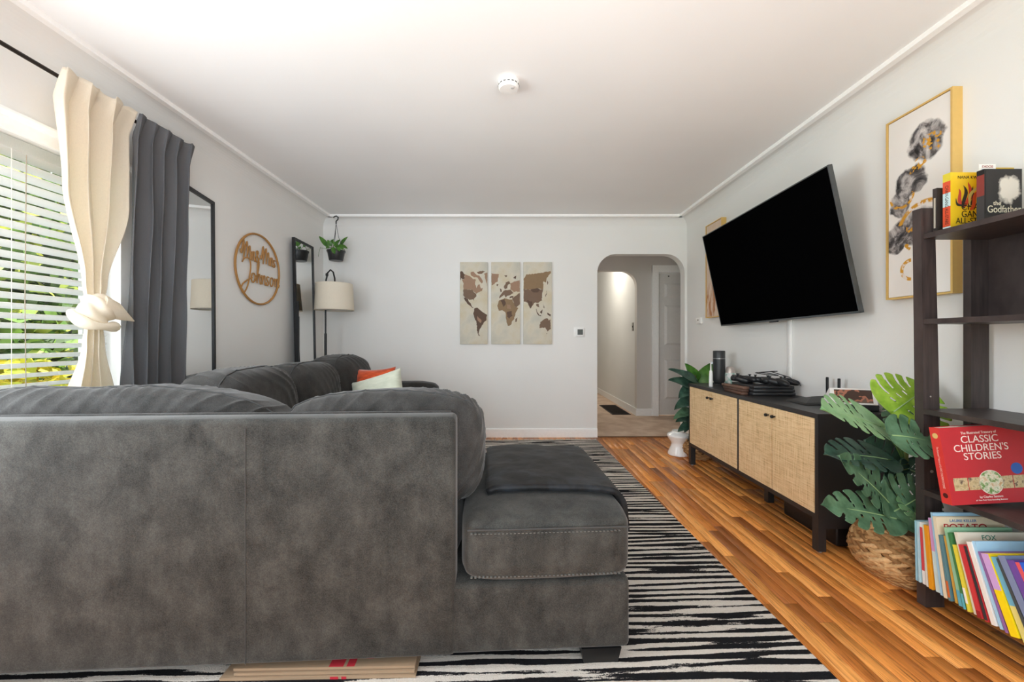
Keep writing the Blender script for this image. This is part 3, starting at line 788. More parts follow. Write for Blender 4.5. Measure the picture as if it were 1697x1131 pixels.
def leaf_green(name, lo, hi, rough=.4):
    m = N(name, rough, 0, .45); v = m.coord()
    m.base(m.ramp(m.noise(v, 16, 3, .6), [(.35, srgb(*lo)), (.65, srgb(*hi))])); m.bump(m.noise(m.coord((20, 90, 20)), 2, 2), .2, .003); return m.m
M_lf = leaf_green('leaf_green', (62, 94, 68), (98, 134, 104)); M_lf_l = leaf_green('leaf_pale', (112, 158, 104), (146, 184, 134))
M_lf_y = leaf_green('leaf_lime', (118, 158, 42), (160, 192, 74)); M_lf_d = leaf_green('leaf_dark', (38, 66, 54), (68, 100, 84)); M_pothos = leaf_green('pothos_green', (52, 98, 30), (84, 132, 48))
M_vein = plain((150, 182, 130), .5); M_stem = plain((90, 120, 62), .6)
def add_leaf(parent, base, tip, nrm, W, mat, slits=0, seed=0, bend=.15, stem_from=None, origin=Vector((0, 0, 0)), heart=.25, cup=.12, wave=0, L=None, nu=None):
    base = Vector(base) - origin; tip = Vector(tip) - origin; d = tip - base; L = d.length
    x = d.normalized(); n = Vector(nrm); y = n.cross(x).normalized(); n = x.cross(y)
    M = Matrix((x, y, n)).transposed().to_4x4(); M.translation = base
    me = leaf_mesh(L, W, bend, cup, slits, nu or (96 if slits else 16), 12 if slits else 6, heart, wave, seed)
    me.transform(M)
    lo = solid(obj('leaf', me, mat, parent), .0012)
    pts = [M @ Vector((L * u * .96, 0, -bend * L * u * u + .0015)) for u in (0, .2, .4, .6, .8, 1)]
    if slits: obj('midrib', MB().tube(pts, [.003, .0026, .0022, .0018, .0014, .0008], 6).mesh('midrib', True), M_vein, lo)
    if stem_from is not None:
        a = Vector(stem_from) - origin; mid = (a + base) / 2 + Vector((0, 0, .05 * (base - a).length)) + Vector((a.x - base.x, a.y - base.y, 0)) * .25
        pp = [a.lerp(mid, t).lerp(mid.lerp(base, t), t) for t in [q / 8 for q in range(9)]]
        obj('stem', MB().tube(pp, [.0035 if slits else .0018] * 9, 6).mesh('stem', True), M_stem, parent)
    return lo

hpo = Vector((-1.845, 4.22, 2.0))
hp = thing('hanging_plant', 'leafy vine plant in black hanging pot at the corner', 'plant', hpo)
def hat(px, py, dy=0): return at(px, py, 4.22 + dy)
zt = hat(557, 416).z - hpo.z; zb = hat(557, 432.5).z - hpo.z; cxp = hat(557, 420).x - hpo.x
obj('pot', MB().lathe([(.066, zb), (.07, zb + .004), (.088, zt - .012), (.093, zt - .012), (.094, zt), (.085, zt), (.083, zt - .02)], 26, (cxp, 0, 0)).mesh('pot', True), plain((44, 46, 48), .35), hp)
obj('soil', MB().lathe([(.084, zt - .03), (.084, zt - .018)], 20, (cxp, 0, 0)).mesh('soil'), plain((58, 46, 36), .95), hp)
hk = hat(557, 371) - hpo
for a in (0.3, 2.4, 4.5):
    obj('hanger_strand', MB().tube([(cxp + .088 * math.cos(a), .088 * math.sin(a), zt), tuple(hk.lerp(Vector((cxp + .05 * math.cos(a), .05 * math.sin(a), zt)), .5)), tuple(hk)], .0022, 6).mesh('strand'), M_black, hp)
hkp = [hk, hat(557, 367) - hpo, hat(560, 364) - hpo, hat(560.5, 360.5) - hpo, hat(557.5, 358.2) - hpo, hat(553.5, 359.5) - hpo, hat(553, 361.5) - hpo]
obj('hook', MB().tube(hkp, .0065, 8).mesh('hook', True), M_black, hp)
lv = [((541, 406), (529, 391), -.05, .062), ((566, 404), (574, 392), .02, .062), ((548, 406), (543, 398), -.08, .055), ((556, 406), (562, 397), -.09, .06), ((552, 412), (554, 420), -.1, .055),
      ((545, 410), (540, 411), -.09, .05), ((560, 410), (563, 416), -.1, .05), ((567, 407), (575, 411), -.06, .04), ((558, 408), (552, 400), -.07, .055), ((563, 407), (568, 413), -.08, .045), ((549, 403), (552, 397), -.05, .05)]
for k, (bb, tt, dy, wd) in enumerate(lv):
    add_leaf(hp, hat(*bb, dy), hat(*tt, dy - .02), (0.15 * (-1) ** k, -1, .45), wd * .8, M_pothos, 0, k, .2, hat(556, 416), hpo, .3)
add_leaf(hp, hat(531, 411, -.02), hat(526, 425, -.03), (-.9, -.5, .2), .03, M_pothos, 0, 40, .1, hat(550, 416), hpo, .2)
# ------------------------------------------------------------------ map triptych, thermostat, sensor, cable cover, smoke detector
YP = YB - .035
def mp(zx, zy, Y=YP): return ((750 + zx / 6.656 - CX) * Y / F, EYE - (420 + zy / 6.653 - CY) * Y / F)
def paper():
    m = N('map_paper', .8, 0, .2); v = m.coord(); a = m.noise(v, 5, 3); s_ = m.noise(m.coord((60, 1, 200)), 2, 2)
    c = m.ramp(a, [(.35, srgb(198, 196, 184)), (.5, srgb(212, 206, 190)), (.68, srgb(206, 194, 166))])
    m.base(m.mix(.35, c, m.ramp(s_, [(.35, (.72, .72, .70)), (.5, (1, 1, 1))]), 'MULTIPLY')); return m.m
M_paper = paper()
MB1, MB2, MB3 = plain((122, 100, 84), .8), plain((160, 130, 108), .8), plain((142, 118, 90), .8)
MBd = plain((98, 78, 66), .8)
panels = [('canvas map panel showing the Americas, leftmost of the triptych', 82, 385, [
    (MBd, [(82, 205), (105, 200), (135, 235), (125, 290), (95, 275), (82, 300)]),
    (MB2, [(135, 235), (190, 250), (230, 285), (260, 290), (245, 330), (262, 385), (285, 350), (300, 345), (310, 385), (335, 385), (325, 420), (290, 425), (262, 450), (215, 405), (118, 400), (120, 330), (98, 290), (125, 285)]),
    (MB2, [(195, 215), (230, 205), (260, 235), (300, 250), (335, 300), (325, 335), (300, 310), (280, 270), (240, 265), (205, 245)]), (MB1, [(270, 205), (330, 192), (355, 205), (320, 225), (285, 225)]),
    (MB1, [(118, 400), (215, 405), (262, 450), (265, 470), (240, 500), (235, 530), (222, 510), (185, 515), (170, 500), (140, 495), (120, 460)]),
    (MBd, [(125, 490), (170, 500), (182, 540), (200, 550), (205, 575), (230, 600), (222, 605), (190, 575), (165, 560), (140, 520)]),
    (MBd, [(240, 605), (280, 602), (320, 640), (382, 680), (370, 740), (340, 770), (320, 810), (295, 850), (290, 890), (305, 912), (285, 905), (270, 850), (265, 760), (228, 680)]),
    (MB2, [(270, 690), (320, 740), (310, 770), (280, 745)]), (MB2, [(350, 225), (384, 210), (384, 365), (365, 300)])]),
  ('canvas map panel showing Europe and Africa, centre of the triptych', 427, 745, [
    (MB2, [(429, 220), (515, 232), (495, 310), (440, 355), (429, 345)]), (MB1, [(570, 245), (605, 240), (590, 265)]), (MB1, [(483, 342), (508, 345), (500, 360), (485, 355)]),
    (MB1, [(565, 370), (590, 320), (625, 310), (640, 335), (610, 350), (605, 385), (580, 400)]), (MB1, [(525, 390), (540, 400), (545, 425), (525, 430)]),
    (MB2, [(640, 330), (680, 315), (730, 300), (740, 300), (740, 425), (700, 420), (680, 425), (640, 395)]),
    (MB1, [(545, 440), (570, 410), (640, 400), (670, 440), (640, 460), (600, 470), (590, 490), (570, 460), (515, 500), (520, 470)]), (MBd, [(625, 480), (670, 470), (668, 490), (630, 495)]),
    (MB1, [(660, 495), (740, 440), (742, 560), (700, 600), (670, 540)]),
    (MB3, [(515, 520), (575, 500), (660, 515), (690, 590), (725, 600), (700, 650), (680, 720), (655, 760), (640, 795), (610, 800), (590, 730), (585, 650), (545, 625), (510, 635), (490, 580)]),
    (MBd, [(600, 650), (650, 640), (660, 690), (620, 720), (600, 700)]), (MBd, [(530, 520), (575, 505), (590, 560), (560, 590)]), (MB2, [(600, 560), (640, 570), (640, 620), (600, 610)]),
    (MB1, [(695, 725), (715, 710), (705, 755), (692, 758)]), (MBd, [(672, 270), (705, 245), (695, 285)])]),
  ('canvas map panel showing Asia and Australia, rightmost of the triptych', 782, 1095, [
    (MB3, [(784, 280), (815, 235), (880, 230), (985, 215), (1080, 195), (1085, 220), (1040, 270), (1030, 320), (1000, 310), (1000, 400), (940, 385), (860, 405), (784, 395)]), (MB1, [(1040, 290), (1058, 330), (1045, 345)]),
    (MB1, [(784, 395), (860, 405), (1000, 400), (985, 450), (985, 520), (950, 545), (900, 545), (860, 610), (830, 545), (784, 535)]), (MBd, [(860, 400), (940, 385), (975, 400), (930, 435), (880, 430)]),
    (MBd, [(820, 520), (875, 530), (880, 560), (858, 610), (840, 570)]), (MB1, [(920, 560), (950, 560), (955, 600), (930, 590)]), (MBd, [(1020, 470), (1040, 440), (1035, 410), (1045, 450), (1025, 485)]),
    (MBd, [(915, 610), (935, 640), (955, 680), (1000, 695), (950, 690), (925, 650)]), (MBd, [(965, 650), (990, 620), (985, 670)]), (MBd, [(1040, 655), (1080, 675), (1078, 695), (1050, 680)]), (MBd, [(1000, 560), (1015, 610), (1005, 600)]),
    (MB1, [(965, 760), (1010, 725), (1045, 715), (1060, 740), (1078, 725), (1082, 830), (1050, 865), (1020, 820), (960, 825)]), (MBd, [(1035, 880), (1047, 882), (1040, 893)])])]
for lab, a, b_, polys in panels:
    x0, z1 = mp(a, 97); x1, z0 = mp(b_, 1002)
    t = thing('map_panel', lab, 'wall art', ((x0 + x1) / 2, YB, z0), group='map triptych panels')
    L = t.location.copy()
    obj('canvas', rbox(x0 - L.x, x1 - L.x, -.034, -.003, 0, z1 - z0, .002, 2), M_paper, t)
    for k, (mt, pg) in enumerate(polys):
        # ragged coastline: subdivide and jitter
        pts = []
        for i in range(len(pg)):
            p, q = pg[i], pg[(i + 1) % len(pg)]; m_ = max(1, int(math.dist(p, q) / 14))
            for s_ in range(m_):
                t_ = s_ / m_; pts.append((p[0] + (q[0] - p[0]) * t_ + rnd.uniform(-4, 4), p[1] + (q[1] - p[1]) * t_ + rnd.uniform(-4, 4)))
        pts = [(max(a + 1, min(b_ - 1, p)), q) for p, q in pts]
        V = [(mp(*p)[0] - L.x, -.0343 - .00015 * k, mp(*p)[1] - L.z) for p in pts]
        obj('printed_land', mesh('land', V, [tuple(range(len(V)))]), mt, t)

th = thing('thermostat', 'small white thermostat with dark screen on the back wall', 'thermostat', (at(961, 551, YB).x, YB, at(961, 551, YB).z))
obj('wall_plate', rbox(-.068, .052, -.006, -.0005, -.055, .055, .002), M_white, th)
obj('body', rbox(-.045, .045, -.022, -.006, -.045, .045, .004), M_white, th)
obj('screen', MB().box(-.030, .030, -.0228, -.0221, -.028, .032).mesh('screen'), plain((70, 76, 70), .2), th)
ps = at(1159, 532, 4.09)
wsn = thing('wall_sensor', 'small white sensor box on the right wall near the arch', 'sensor', (XR, 4.09, ps.z))
obj('body', rbox(-.026, -.0005, -.055, .055, -.032, .032, .008, 3), M_white, wsn)
obj('slot', MB().box(-.0275, -.0262, -.01, .004, 0, .014).mesh('slot'), M_black, wsn)
cr = thing('cable_cover', 'white vertical cable cover running down below the television', 'cable cover', (XR, 2.775, .70))
obj('channel', rbox(-.016, -.0005, -.018, .018, 0, .62, .003), M_white, cr)
obj('lid_edge', MB().box(-.0175, -.016, -.004, .004, 0, .62).mesh('lid'), plain((222, 221, 218), .5), cr)
sd = thing('smoke_detector', 'round white smoke detector on the ceiling', 'smoke detector', (-.005, 2.075, ZC))
obj('base', MB().lathe([(.056, -.012), (.056, -.0005)], 36).mesh('base', True), M_white, sd)
obj('cap', MB().lathe([(.012, -.046), (.046, -.044), (.053, -.036), (.054, -.012)], 36).mesh('cap', True), M_white, sd)
b = MB()
for k in range(16):
    a = 2 * math.pi * k / 16; M = Matrix.Rotation(a, 4, 'Z'); b.box(.0515, .0548, -.006, .006, -.028, -.022, M)
obj('vent_slots', b.mesh('slots'), plain((120, 120, 118), .6), sd)
obj('test_button', MB().lathe([(.008, -.0485), (.011, -.0455)], 16, (.02, -.02, 0)).mesh('btn'), plain((200, 200, 198), .5), sd)
# floor grille and switch in the corridor
fg = thing('floor_grille', 'dark return air grille set in the hall carpet', 'vent', (1.605, 6.12, .004))
obj('frame', MB().box(-.135, .135, -.42, -.40, 0, .006).box(-.135, .135, .40, .42, 0, .006).box(-.135, -.12, -.4, .4, 0, .006).box(.12, .135, -.4, .4, 0, .006).mesh('frame'), plain((58, 48, 42), .6), fg)
obj('pan', MB().box(-.12, .12, -.4, .4, .0002, .001).mesh('pan'), plain((26, 24, 22), .8), fg)
for k in range(22):
    obj('bar', MB().box(-.12, .12, -.385 + k * .0365, -.377 + k * .0365, .001, .0055).mesh('bar'), plain((58, 48, 42), .6), fg)
swt = thing('light_switch', 'light switch on the corridor wall inside the hall', 'switch', (1.80, 5.80, 1.27))
obj('plate', rbox(-.006, -.0005, -.04, .04, -.06, .06, .002), plain((150, 146, 140), .4, .5), swt)
obj('toggle', rbox(-.016, -.006, -.006, .006, -.012, .012, .002), M_black, swt)

# ------------------------------------------------------------------ television
tv = thing('television', 'large black flat television tilted down on the right wall', 'television', (1.783, 2.8188, 1.6015))
yaw, tilt, roll = 0.00113, 0.19916, -0.01526
u = Vector((math.sin(yaw), math.cos(yaw), 0)); n = Vector((-math.cos(yaw), math.sin(yaw), 0)); v = math.cos(tilt) * Vector((0, 0, 1)) + math.sin(tilt) * n
u, v = u * math.cos(roll) + v * math.sin(roll), v * math.cos(roll) - u * math.sin(roll)
fn_ = u.cross(v)                           # points into the wall
if fn_.x < 0: fn_ = -fn_
MT = Matrix((u, fn_, v)).transposed().to_4x4()
def tvm(me): me.transform(MT); return me
W2, H2 = .70, .4043
scr = N('tv_screen', .5, 0, .0); scr.base((.0015, .0015, .0017))
obj('screen', tvm(MB().box(-W2 + .008, W2 - .008, 0, .004, -H2 + .012, H2 - .006).mesh('screen')), scr.m, tv)
M_bez = plain((96, 100, 102), .3, .6)
obj('bezel', tvm(MB().box(-W2, W2, -.001, .022, -H2, -H2 + .012).box(-W2, W2, -.001, .022, H2 - .006, H2).box(-W2, -W2 + .008, -.001, .022, -H2, H2).box(W2 - .008, W2, -.001, .022, -H2, H2).mesh('bez')), M_bez, tv)
obj('back_shell', tvm(rbox(-W2 + .02, W2 - .02, .005, .045, -H2 + .03, H2 - .03, .01)), M_black, tv)
obj('logo_bar', tvm(MB().box(-.04, .04, -.004, .01, -H2 - .007, -H2).mesh('logo')), M_black, tv)
obj('wall_mount', MB().box(.05, XR - 1.783 - .001, -.2, .2, -.15, .15).mesh('mount'), M_black, tv)

# ------------------------------------------------------------------ abstract paintings in gold frames
def ink_mat(kind):
    m = N('ink_art_' + kind, .6, 0, .3)
    tc = m.n('TexCoord'); sp = m.n('SeparateXYZ'); m.l(tc.outputs['Object'], sp.inputs[0])
    nz = m.n('TexNoise'); nz.inputs['Scale'].default_value = 9; nz.inputs['Detail'].default_value = 4; m.l(tc.outputs['Object'], nz.inputs['Vector'])
    ns = m.n('SeparateColor'); m.l(nz.outputs['Color'], ns.inputs[0])
    Y = m.math('ADD', sp.outputs[1], m.math('MULTIPLY', m.math('SUBTRACT', ns.outputs[0], .5), .10))
    Z = m.math('ADD', sp.outputs[2], m.math('MULTIPLY', m.math('SUBTRACT', ns.outputs[1], .5), .10))
    def dist(cy, cz, ry, rz, raw=False):
        a = m.math('DIVIDE', m.math('SUBTRACT', sp.outputs[1] if raw else Y, cy), ry); b_ = m.math('DIVIDE', m.math('SUBTRACT', sp.outputs[2] if raw else Z, cz), rz)
        return m.math('SQRT', m.math('ADD', m.math('MULTIPLY', a, a), m.math('MULTIPLY', b_, b_)))
    tone = m.noise(m.coord((1, 8, 6)), 1.3, 5, .62, 1.2)
    if kind == 'dark':
        c = m.ramp(m.noise(m.coord(), 3, 2), [(.3, srgb(226, 221, 216)), (.7, srgb(238, 234, 230))])
        ink = m.ramp(tone, [(.36, srgb(28, 27, 28)), (.47, srgb(92, 88, 88)), (.56, srgb(170, 164, 162)), (.68, srgb(216, 210, 206))])
        for cy, cz, ry, rz in ((-.035, .715, .085, .095), (.035, .555, .075, .075), (.085, .47, .06, .07), (.02, .335, .13, .085), (.11, .29, .07, .06)):
            c = m.mix(m.ramp(dist(cy, cz, ry, rz), [(.86, (1, 1, 1)), (1.04, (0, 0, 0))]), c, ink)
        gold = srgb(206, 150, 50); brk = m.ramp(m.noise(m.coord((1, 30, 30)), 1.3, 3), [(.42, (.15, .15, .15)), (.5, (1, 1, 1))])
        for cy, cz, r_, w_, lo in ((-.035, .315, .125, .05, .365), (.03, .135, .045, .16, 0.0), (.075, .50, .055, .10, 0)):
            dd = m.math('ABSOLUTE', m.math('SUBTRACT', dist(cy, cz, r_, r_, True), 1)); k = m.ramp(dd, [(w_, (1, 1, 1)), (w_ + .05, (0, 0, 0))])
            if lo: k = m.math('MULTIPLY', k, m.math('GREATER_THAN', Z, lo))
            else: k = m.math('MULTIPLY', k, m.math('GREATER_THAN', sp.outputs[1] if cz < .2 else m.math('MULTIPLY', Z, -1), cy if cz < .2 else -cz))
            c = m.mix(m.math('MULTIPLY', k, brk), c, gold)
        fleck = m.ramp(m.noise(m.coord((1, 40, 40)), 1.2, 3), [(.52, (0, 0, 0)), (.56, (1, 1, 1))])
        for cy, cz, ry, rz in ((-.06, .70, .045, .05), (.0, .62, .04, .03), (.03, .33, .02, .03), (.05, .245, .02, .02)):
            c = m.mix(m.math('MULTIPLY', fleck, m.ramp(dist(cy, cz, ry, rz), [(.8, (1, 1, 1)), (1, (0, 0, 0))])), c, gold)
    else:
        c = m.ramp(m.noise(m.coord((1, 6, 2)), 2, 3), [(.3, srgb(226, 206, 190)), (.7, srgb(216, 190, 166))])
        t2 = m.noise(m.coord((1, 30, 4)), 1.5, 4, .6, .8)
        k = m.math('MULTIPLY', m.ramp(t2, [(.45, (1, 1, 1)), (.55, (0, 0, 0))]), m.ramp(dist(.05, .16, .11, .2), [(.7, (1, 1, 1)), (1.1, (0, 0, 0))]))
        c = m.mix(k, c, srgb(170, 104, 44))
    m.base(c); return m.m
def painting(label, y0, y1, z0, z1, mat):
    t = thing('framed_painting', label, 'painting', (XR, (y0 + y1) / 2, z0), group='paintings on the right wall'); h = z1 - z0; w_ = (y1 - y0) / 2; f = .008
    b = MB(); b.box(-.045, -.0005, -w_, -w_ + f, 0, h).box(-.045, -.0005, w_ - f, w_, 0, h).box(-.045, -.0005, -w_ + f, w_ - f, 0, f).box(-.045, -.0005, -w_ + f, w_ - f, h - f, h)
    obj('frame', b.mesh('frame'), plain((226, 188, 112), .35, .25), t)
    obj('canvas', MB().box(-.040, -.005, -w_ + f + .002, w_ - f - .002, f + .002, h - f - .002).mesh('canvas'), mat, t)
painting('tall black ink and gold abstract painting above the bookshelf', 1.722, 2.027, 1.275, 2.17, ink_mat('dark'))
painting('tall peach and bronze abstract painting half hidden behind the television', 3.60, 3.893, 1.288, 2.185, ink_mat('peach'))

# ------------------------------------------------------------------ cane-door cabinet
def cane():
    m = N('woven_cane', .6, 0, .3)
    a = m.noise(m.coord((1, 7, 210)), 1.5, 2, .6); b_ = m.noise(m.coord((1, 210, 7)), 1.5, 2, .6)
    c_ = m.noise(m.coord((1, 3, 3)), 2, 2)
    f = m.math('ADD', m.math('MULTIPLY', a, .5), m.math('MULTIPLY', b_, .5))
    col = m.ramp(f, [(.36, srgb(186, 152, 106)), (.44, srgb(228, 196, 148)), (.56, srgb(242, 214, 170)), (.68, srgb(250, 230, 194))])
    m.base(m.mix(.5, col, m.ramp(c_, [(.3, (.9, .86, .8)), (.7, (1, 1, 1))]), 'MULTIPLY')); m.bump(f, .5, .003); return m.m
M_cane = cane(); M_cab = plain((44, 42, 42), .38)
CXF, CYN, CYF, CZ = 1.55, 2.0, 3.445, .70
cab = thing('media_cabinet', 'low black cabinet with four woven cane doors under the television', 'cabinet', (1.75, 2.72, 0))
def cb_(b): b.V = [p - Vector((1.75, 2.72, 0)) for p in b.V]; return b
XBK = 1.935
obj('top', cb_(MB().box(CXF - .003, XBK, CYN, CYF, CZ - .024, CZ)).mesh('top'), M_cab, cab)
obj('side_panel', cb_(MB().box(CXF, XBK, CYN, CYN + .022, .165, CZ - .024)).mesh('side'), M_cab, cab)
obj('side_panel', cb_(MB().box(CXF, XBK, CYF - .022, CYF, .165, CZ - .024)).mesh('side'), M_cab, cab)
obj('divider', cb_(MB().box(CXF, XBK - .02, 2.692, 2.712, .19, CZ - .024)).mesh('div'), M_cab, cab)
obj('bottom', cb_(MB().box(CXF, XBK, CYN + .022, CYF - .022, .165, .19)).mesh('bottom'), M_cab, cab)
obj('back_board', cb_(MB().box(XBK - .012, XBK - .002, CYN + .022, CYF - .022, .19, CZ - .024)).mesh('back'), M_cab, cab)
for x in (CXF, XBK - .04):
    for y in (CYN, CYF - .04):
        obj('leg', cb_(MB().box(x, x + .04, y, y + .04, .006, .165)).mesh('leg'), M_cab, cab)
        obj('leg_glide', cb_(MB().lathe([(.012, 0), (.012, .006)], 10, (x + .02, y + .02, 0))).mesh('glide'), M_white, cab)
obj('leg', cb_(MB().box(1.70, 1.74, 2.62, 2.66, 0, .165)).mesh('leg'), M_cab, cab)
obj('side_rail', cb_(MB().box(CXF + .04, XBK - .04, CYN + .005, CYN + .03, .12, .165)).mesh('rail'), M_cab, cab)
for ya, yb, ky in ((3.064, 3.421, 3.087), (2.715, 3.054, 3.03), (2.355, 2.689, 2.378), (2.025, 2.346, 2.322)):
    d = obj('door', cb_(MB().box(CXF - .002, CXF + .014, ya, yb, .193, CZ - .027)).mesh('door'), M_cane, cab)
    d_k = cb_(MB().lathe([(.004, 0), (.004, .012), (.009, .014), (.009, .022)], 12))
    kb = MB().lathe([(.004, 0), (.004, .012), (.0095, .014), (.0095, .024)], 12)
    kb.V = [Matrix.Rotation(R(-90), 4, 'Y') @ p + Vector((CXF - .002 - 1.75, ky - 2.72, CZ - .075)) for p in kb.V]
    obj('knob', kb.mesh('knob', True), M_black, d)
bx = thing('storage_bin', 'plain black bin standing under the near end of the cabinet', 'bin', (1.80, 2.16, 0))
obj('body', rbox(-.11, .10, -.10, .30, .0, .112, .012, 2), plain((30, 29, 30), .3), bx)
obj('rim', MB().box(-.113, .103, -.103, .303, .10, .108).mesh('rim'), M_black, bx)

# things on the cabinet
tb = thing('electric_toothbrush', 'white electric toothbrush standing on the cabinet end', 'toothbrush', (1.612, 3.19, CZ))
obj('handle', MB().lathe([(.013, 0), (.0145, .01), (.014, .07), (.011, .125), (.006, .13)], 18).mesh('handle', True), M_white, tb)
obj('brush_neck', MB().lathe([(.0055, .13), (.0045, .16), (.004, .195)], 12).mesh('neck', True), M_white, tb)
obj('bristles', MB().box(.003, .014, -.005, .005, .182, .198).mesh('bristles'), plain((210, 220, 226), .8), tb)
tm = thing('tall_bottle', 'matte black cylindrical flask standing on the cabinet', 'bottle', (1.775, 3.375, CZ))
obj('body', MB().lathe([(.038, .012), (.046, .03), (.047, .05), (.047, .215)], 30).mesh('body', True), plain((44, 45, 46), .35), tm)
obj('lid', MB().lathe([(.047, .219), (.047, .278), (.044, .282)], 30).mesh('lid', True), plain((52, 53, 54), .35), tm)
obj('band', MB().lathe([(.0465, .215), (.0465, .219)], 30).mesh('band'), plain((170, 170, 168), .3, .6), tm)
obj('stand_disc', MB().lathe([(.062, 0), (.062, .008), (.04, .012)], 30).mesh('disc', True), M_black, tm)
cn = thing('spray_can', 'small pale air freshener can with green pattern on the cabinet', 'can', (1.845, 3.33, CZ))
m = N('can_print', .35); m.base(m.ramp(m.noise(m.coord(), 26, 2), [(.42, srgb(150, 196, 184)), (.5, srgb(226, 232, 226)), (.62, srgb(240, 240, 236))]))
obj('body', MB().lathe([(.036, 0), (.04, .006), (.041, .09), (.039, .1)], 26).mesh('body', True), m.m, cn)
obj('cap', MB().lathe([(.038, .1), (.034, .125), (.027, .148), (.024, .15)], 26).mesh('cap', True), plain((196, 184, 176), .3, .4), cn)
gcn = thing('game_console', 'black layered slab game console on the cabinet', 'console', (1.775, 2.80, CZ), (0, 0, R(-3)))
for k, z in enumerate((.002, .024, .046)):
    M = Matrix.Rotation(0, 4, 'Z'); o = k * .006
    obj('slab', rbox(-.145 + o, .13, -.155 + o, .15, z, z + .019, .003, 1), plain((42, 42, 44), .35), gcn)
obj('slab_core', MB().box(-.13, .12, -.14, .14, .0, .062).mesh('core'), M_black, gcn)
for k in range(3):
    c_ = tag(obj('game_case', rbox(-.022, .022, -.13, .12, 0, .017, .002, 1), plain(((98, 70, 58), (84, 60, 50), (112, 84, 70))[k], .5), None, (1.598 + .004 * k, 2.82 + .012 * k, CZ + .0005 + .0178 * k), (0, 0, R(-4 + 4 * k))),
             ('brown case at the bottom of the stack beside the console', 'brown case in the middle of the stack beside the console', 'brown case on top of the stack beside the console')[k], 'case', 'brown cases beside the console')
def controller(label, loc, rot):
    t = thing('game_controller', label, 'controller', loc, rot, 'game controllers')
    M_c = plain((30, 30, 32), .38)
    obj('body', puff(.062, .034, .02, 3, 14, None, (0, 0, .028)), M_c, t)
    for s_ in (-1, 1):
        o = obj('grip', puff(.024, .052, .021, 2.4, 12, None), M_c, t, (.058 * s_, -.038, .024), (R(14), 0, R(14 * s_)))
        obj('thumbstick', MB().lathe([(.006, .044), (.006, .056), (.0105, .058), (.0105, .061)], 12, (.026 * s_, -.014, 0)).mesh('stick', True), M_black, t)
    obj('button_pad', MB().lathe([(.013, .044), (.013, .0485)], 12, (.045, .012, 0)).mesh('pad'), M_black, t)
    return t
zt_ = CZ + .066
controller('black game controller nearest the spray can', (1.655, 2.915, zt_), (0, 0, R(60)))
controller('black game controller second from the spray can', (1.72, 2.84, zt_), (0, 0, R(100)))
controller('black game controller third from the spray can', (1.77, 2.745, zt_), (0, 0, R(70)))
controller('black game controller nearest the router, under the cable', (1.84, 2.705, zt_), (0, 0, R(30)))
pts = []
for i in range(60):
    t_ = i / 59; a = t_ * 4.2 * math.pi
    pts.append((.075 * math.cos(a) * (1 - .25 * t_), .06 * math.sin(a), .062 + .012 * math.sin(a * .7) + .022 * t_))
pts += [(.10, -.08, .055), (.125, -.11, .02), (.14, -.13, .006)]
cbo = obj('cable', MB().tube(pts, .003, 6).mesh('cable', True), M_black, None, (1.785, 2.76, zt_)); tag(cbo, 'loose black cable looped over the game controllers', 'cable')
rt = thing('wifi_router', 'black wedge router with two upright antennas on the cabinet', 'router', (1.80, 2.345, CZ))
b = MB(); b.add([(-.115, -.08, .002), (.105, -.08, .002), (.105, .09, .002), (-.115, .09, .002), (-.105, -.07, .012), (.10, -.07, .022), (.10, .08, .022), (-.105, .08, .012), (-.02, .0, .04), (.09, .0, .045)],
      [(3, 2, 1, 0), (0, 1, 5, 4), (1, 2, 6, 5), (2, 3, 7, 6), (3, 0, 4, 7), (4, 5, 9, 8), (5, 6, 9), (6, 7, 8, 9), (7, 4, 8)])
obj('body', b.mesh('body'), plain((36, 37, 38), .4), rt)
for y in (-.045, .04):
    obj('antenna', rbox(.098, .107, y - .009, y + .009, .01, .15, .003, 1), M_black, rt)
hb = thing('black_box', 'flat black box beneath the white smart display', 'box', (1.82, 2.125, CZ))
obj('shell', rbox(-.11, .10, -.06, .06, 0, .032, .004), plain((38, 38, 40), .5), hb)
obj('lid_line', MB().box(-.111, .101, -.061, .061, .022, .0235).mesh('line'), M_black, hb)
dp = thing('smart_display', 'white wedge smart display with lit picture on the cabinet', 'display', (1.815, 2.125, CZ + .0325), (0, 0, R(-18)))
prof = [(-.05, 0), (.05, 0), (.03, .03), (-.022, .086), (-.032, .086)]
bmw = MB().prism([(-.048, .004), (-.042, 0), (.05, 0), (.052, .012), (-.018, .082), (-.026, .084)], 'x', -.10, .10)
obj('body', bmw.mesh('body'), M_white, dp)
f0 = Vector((0, -.048, .004)); f1 = Vector((0, -.026, .084)); up_ = (f1 - f0).normalized(); nrm_ = Vector((0, -up_.z, up_.y))
ms = frame_mat((f0 + f1) / 2 + nrm_ * .0006, (1, 0, 0), up_)
scm = N('display_screen', .2); nn = scm.noise(scm.coord((6, 4, 8)), 3, 2)
cc_ = scm.ramp(nn, [(.4, srgb(70, 56, 50)), (.5, srgb(150, 100, 82)), (.6, srgb(96, 80, 70))], 'CONSTANT'); scm.base(cc_); scm.l(cc_, scm.p.inputs['Emission Color']); scm.p.inputs['Emission Strength'].default_value = .25
me = MB().box(-.082, .082, -.034, .034, -.0004, .0006).mesh('scr'); me.transform(ms); obj('screen', me, scm.m, dp)
text('clock_digits', '12:26', .02, M_white, dp, ms @ Matrix.Translation((-.055, -.020, .0008)), .0002)
dc = tag(obj('desk_clip', MB().box(-.012, .012, -.008, .008, 0, .014).box(-.006, .006, -.004, .004, .014, .022).mesh('clip'), M_white, None, (1.715, 2.135, CZ)), 'tiny white plug lying at the cabinet edge', 'plug')

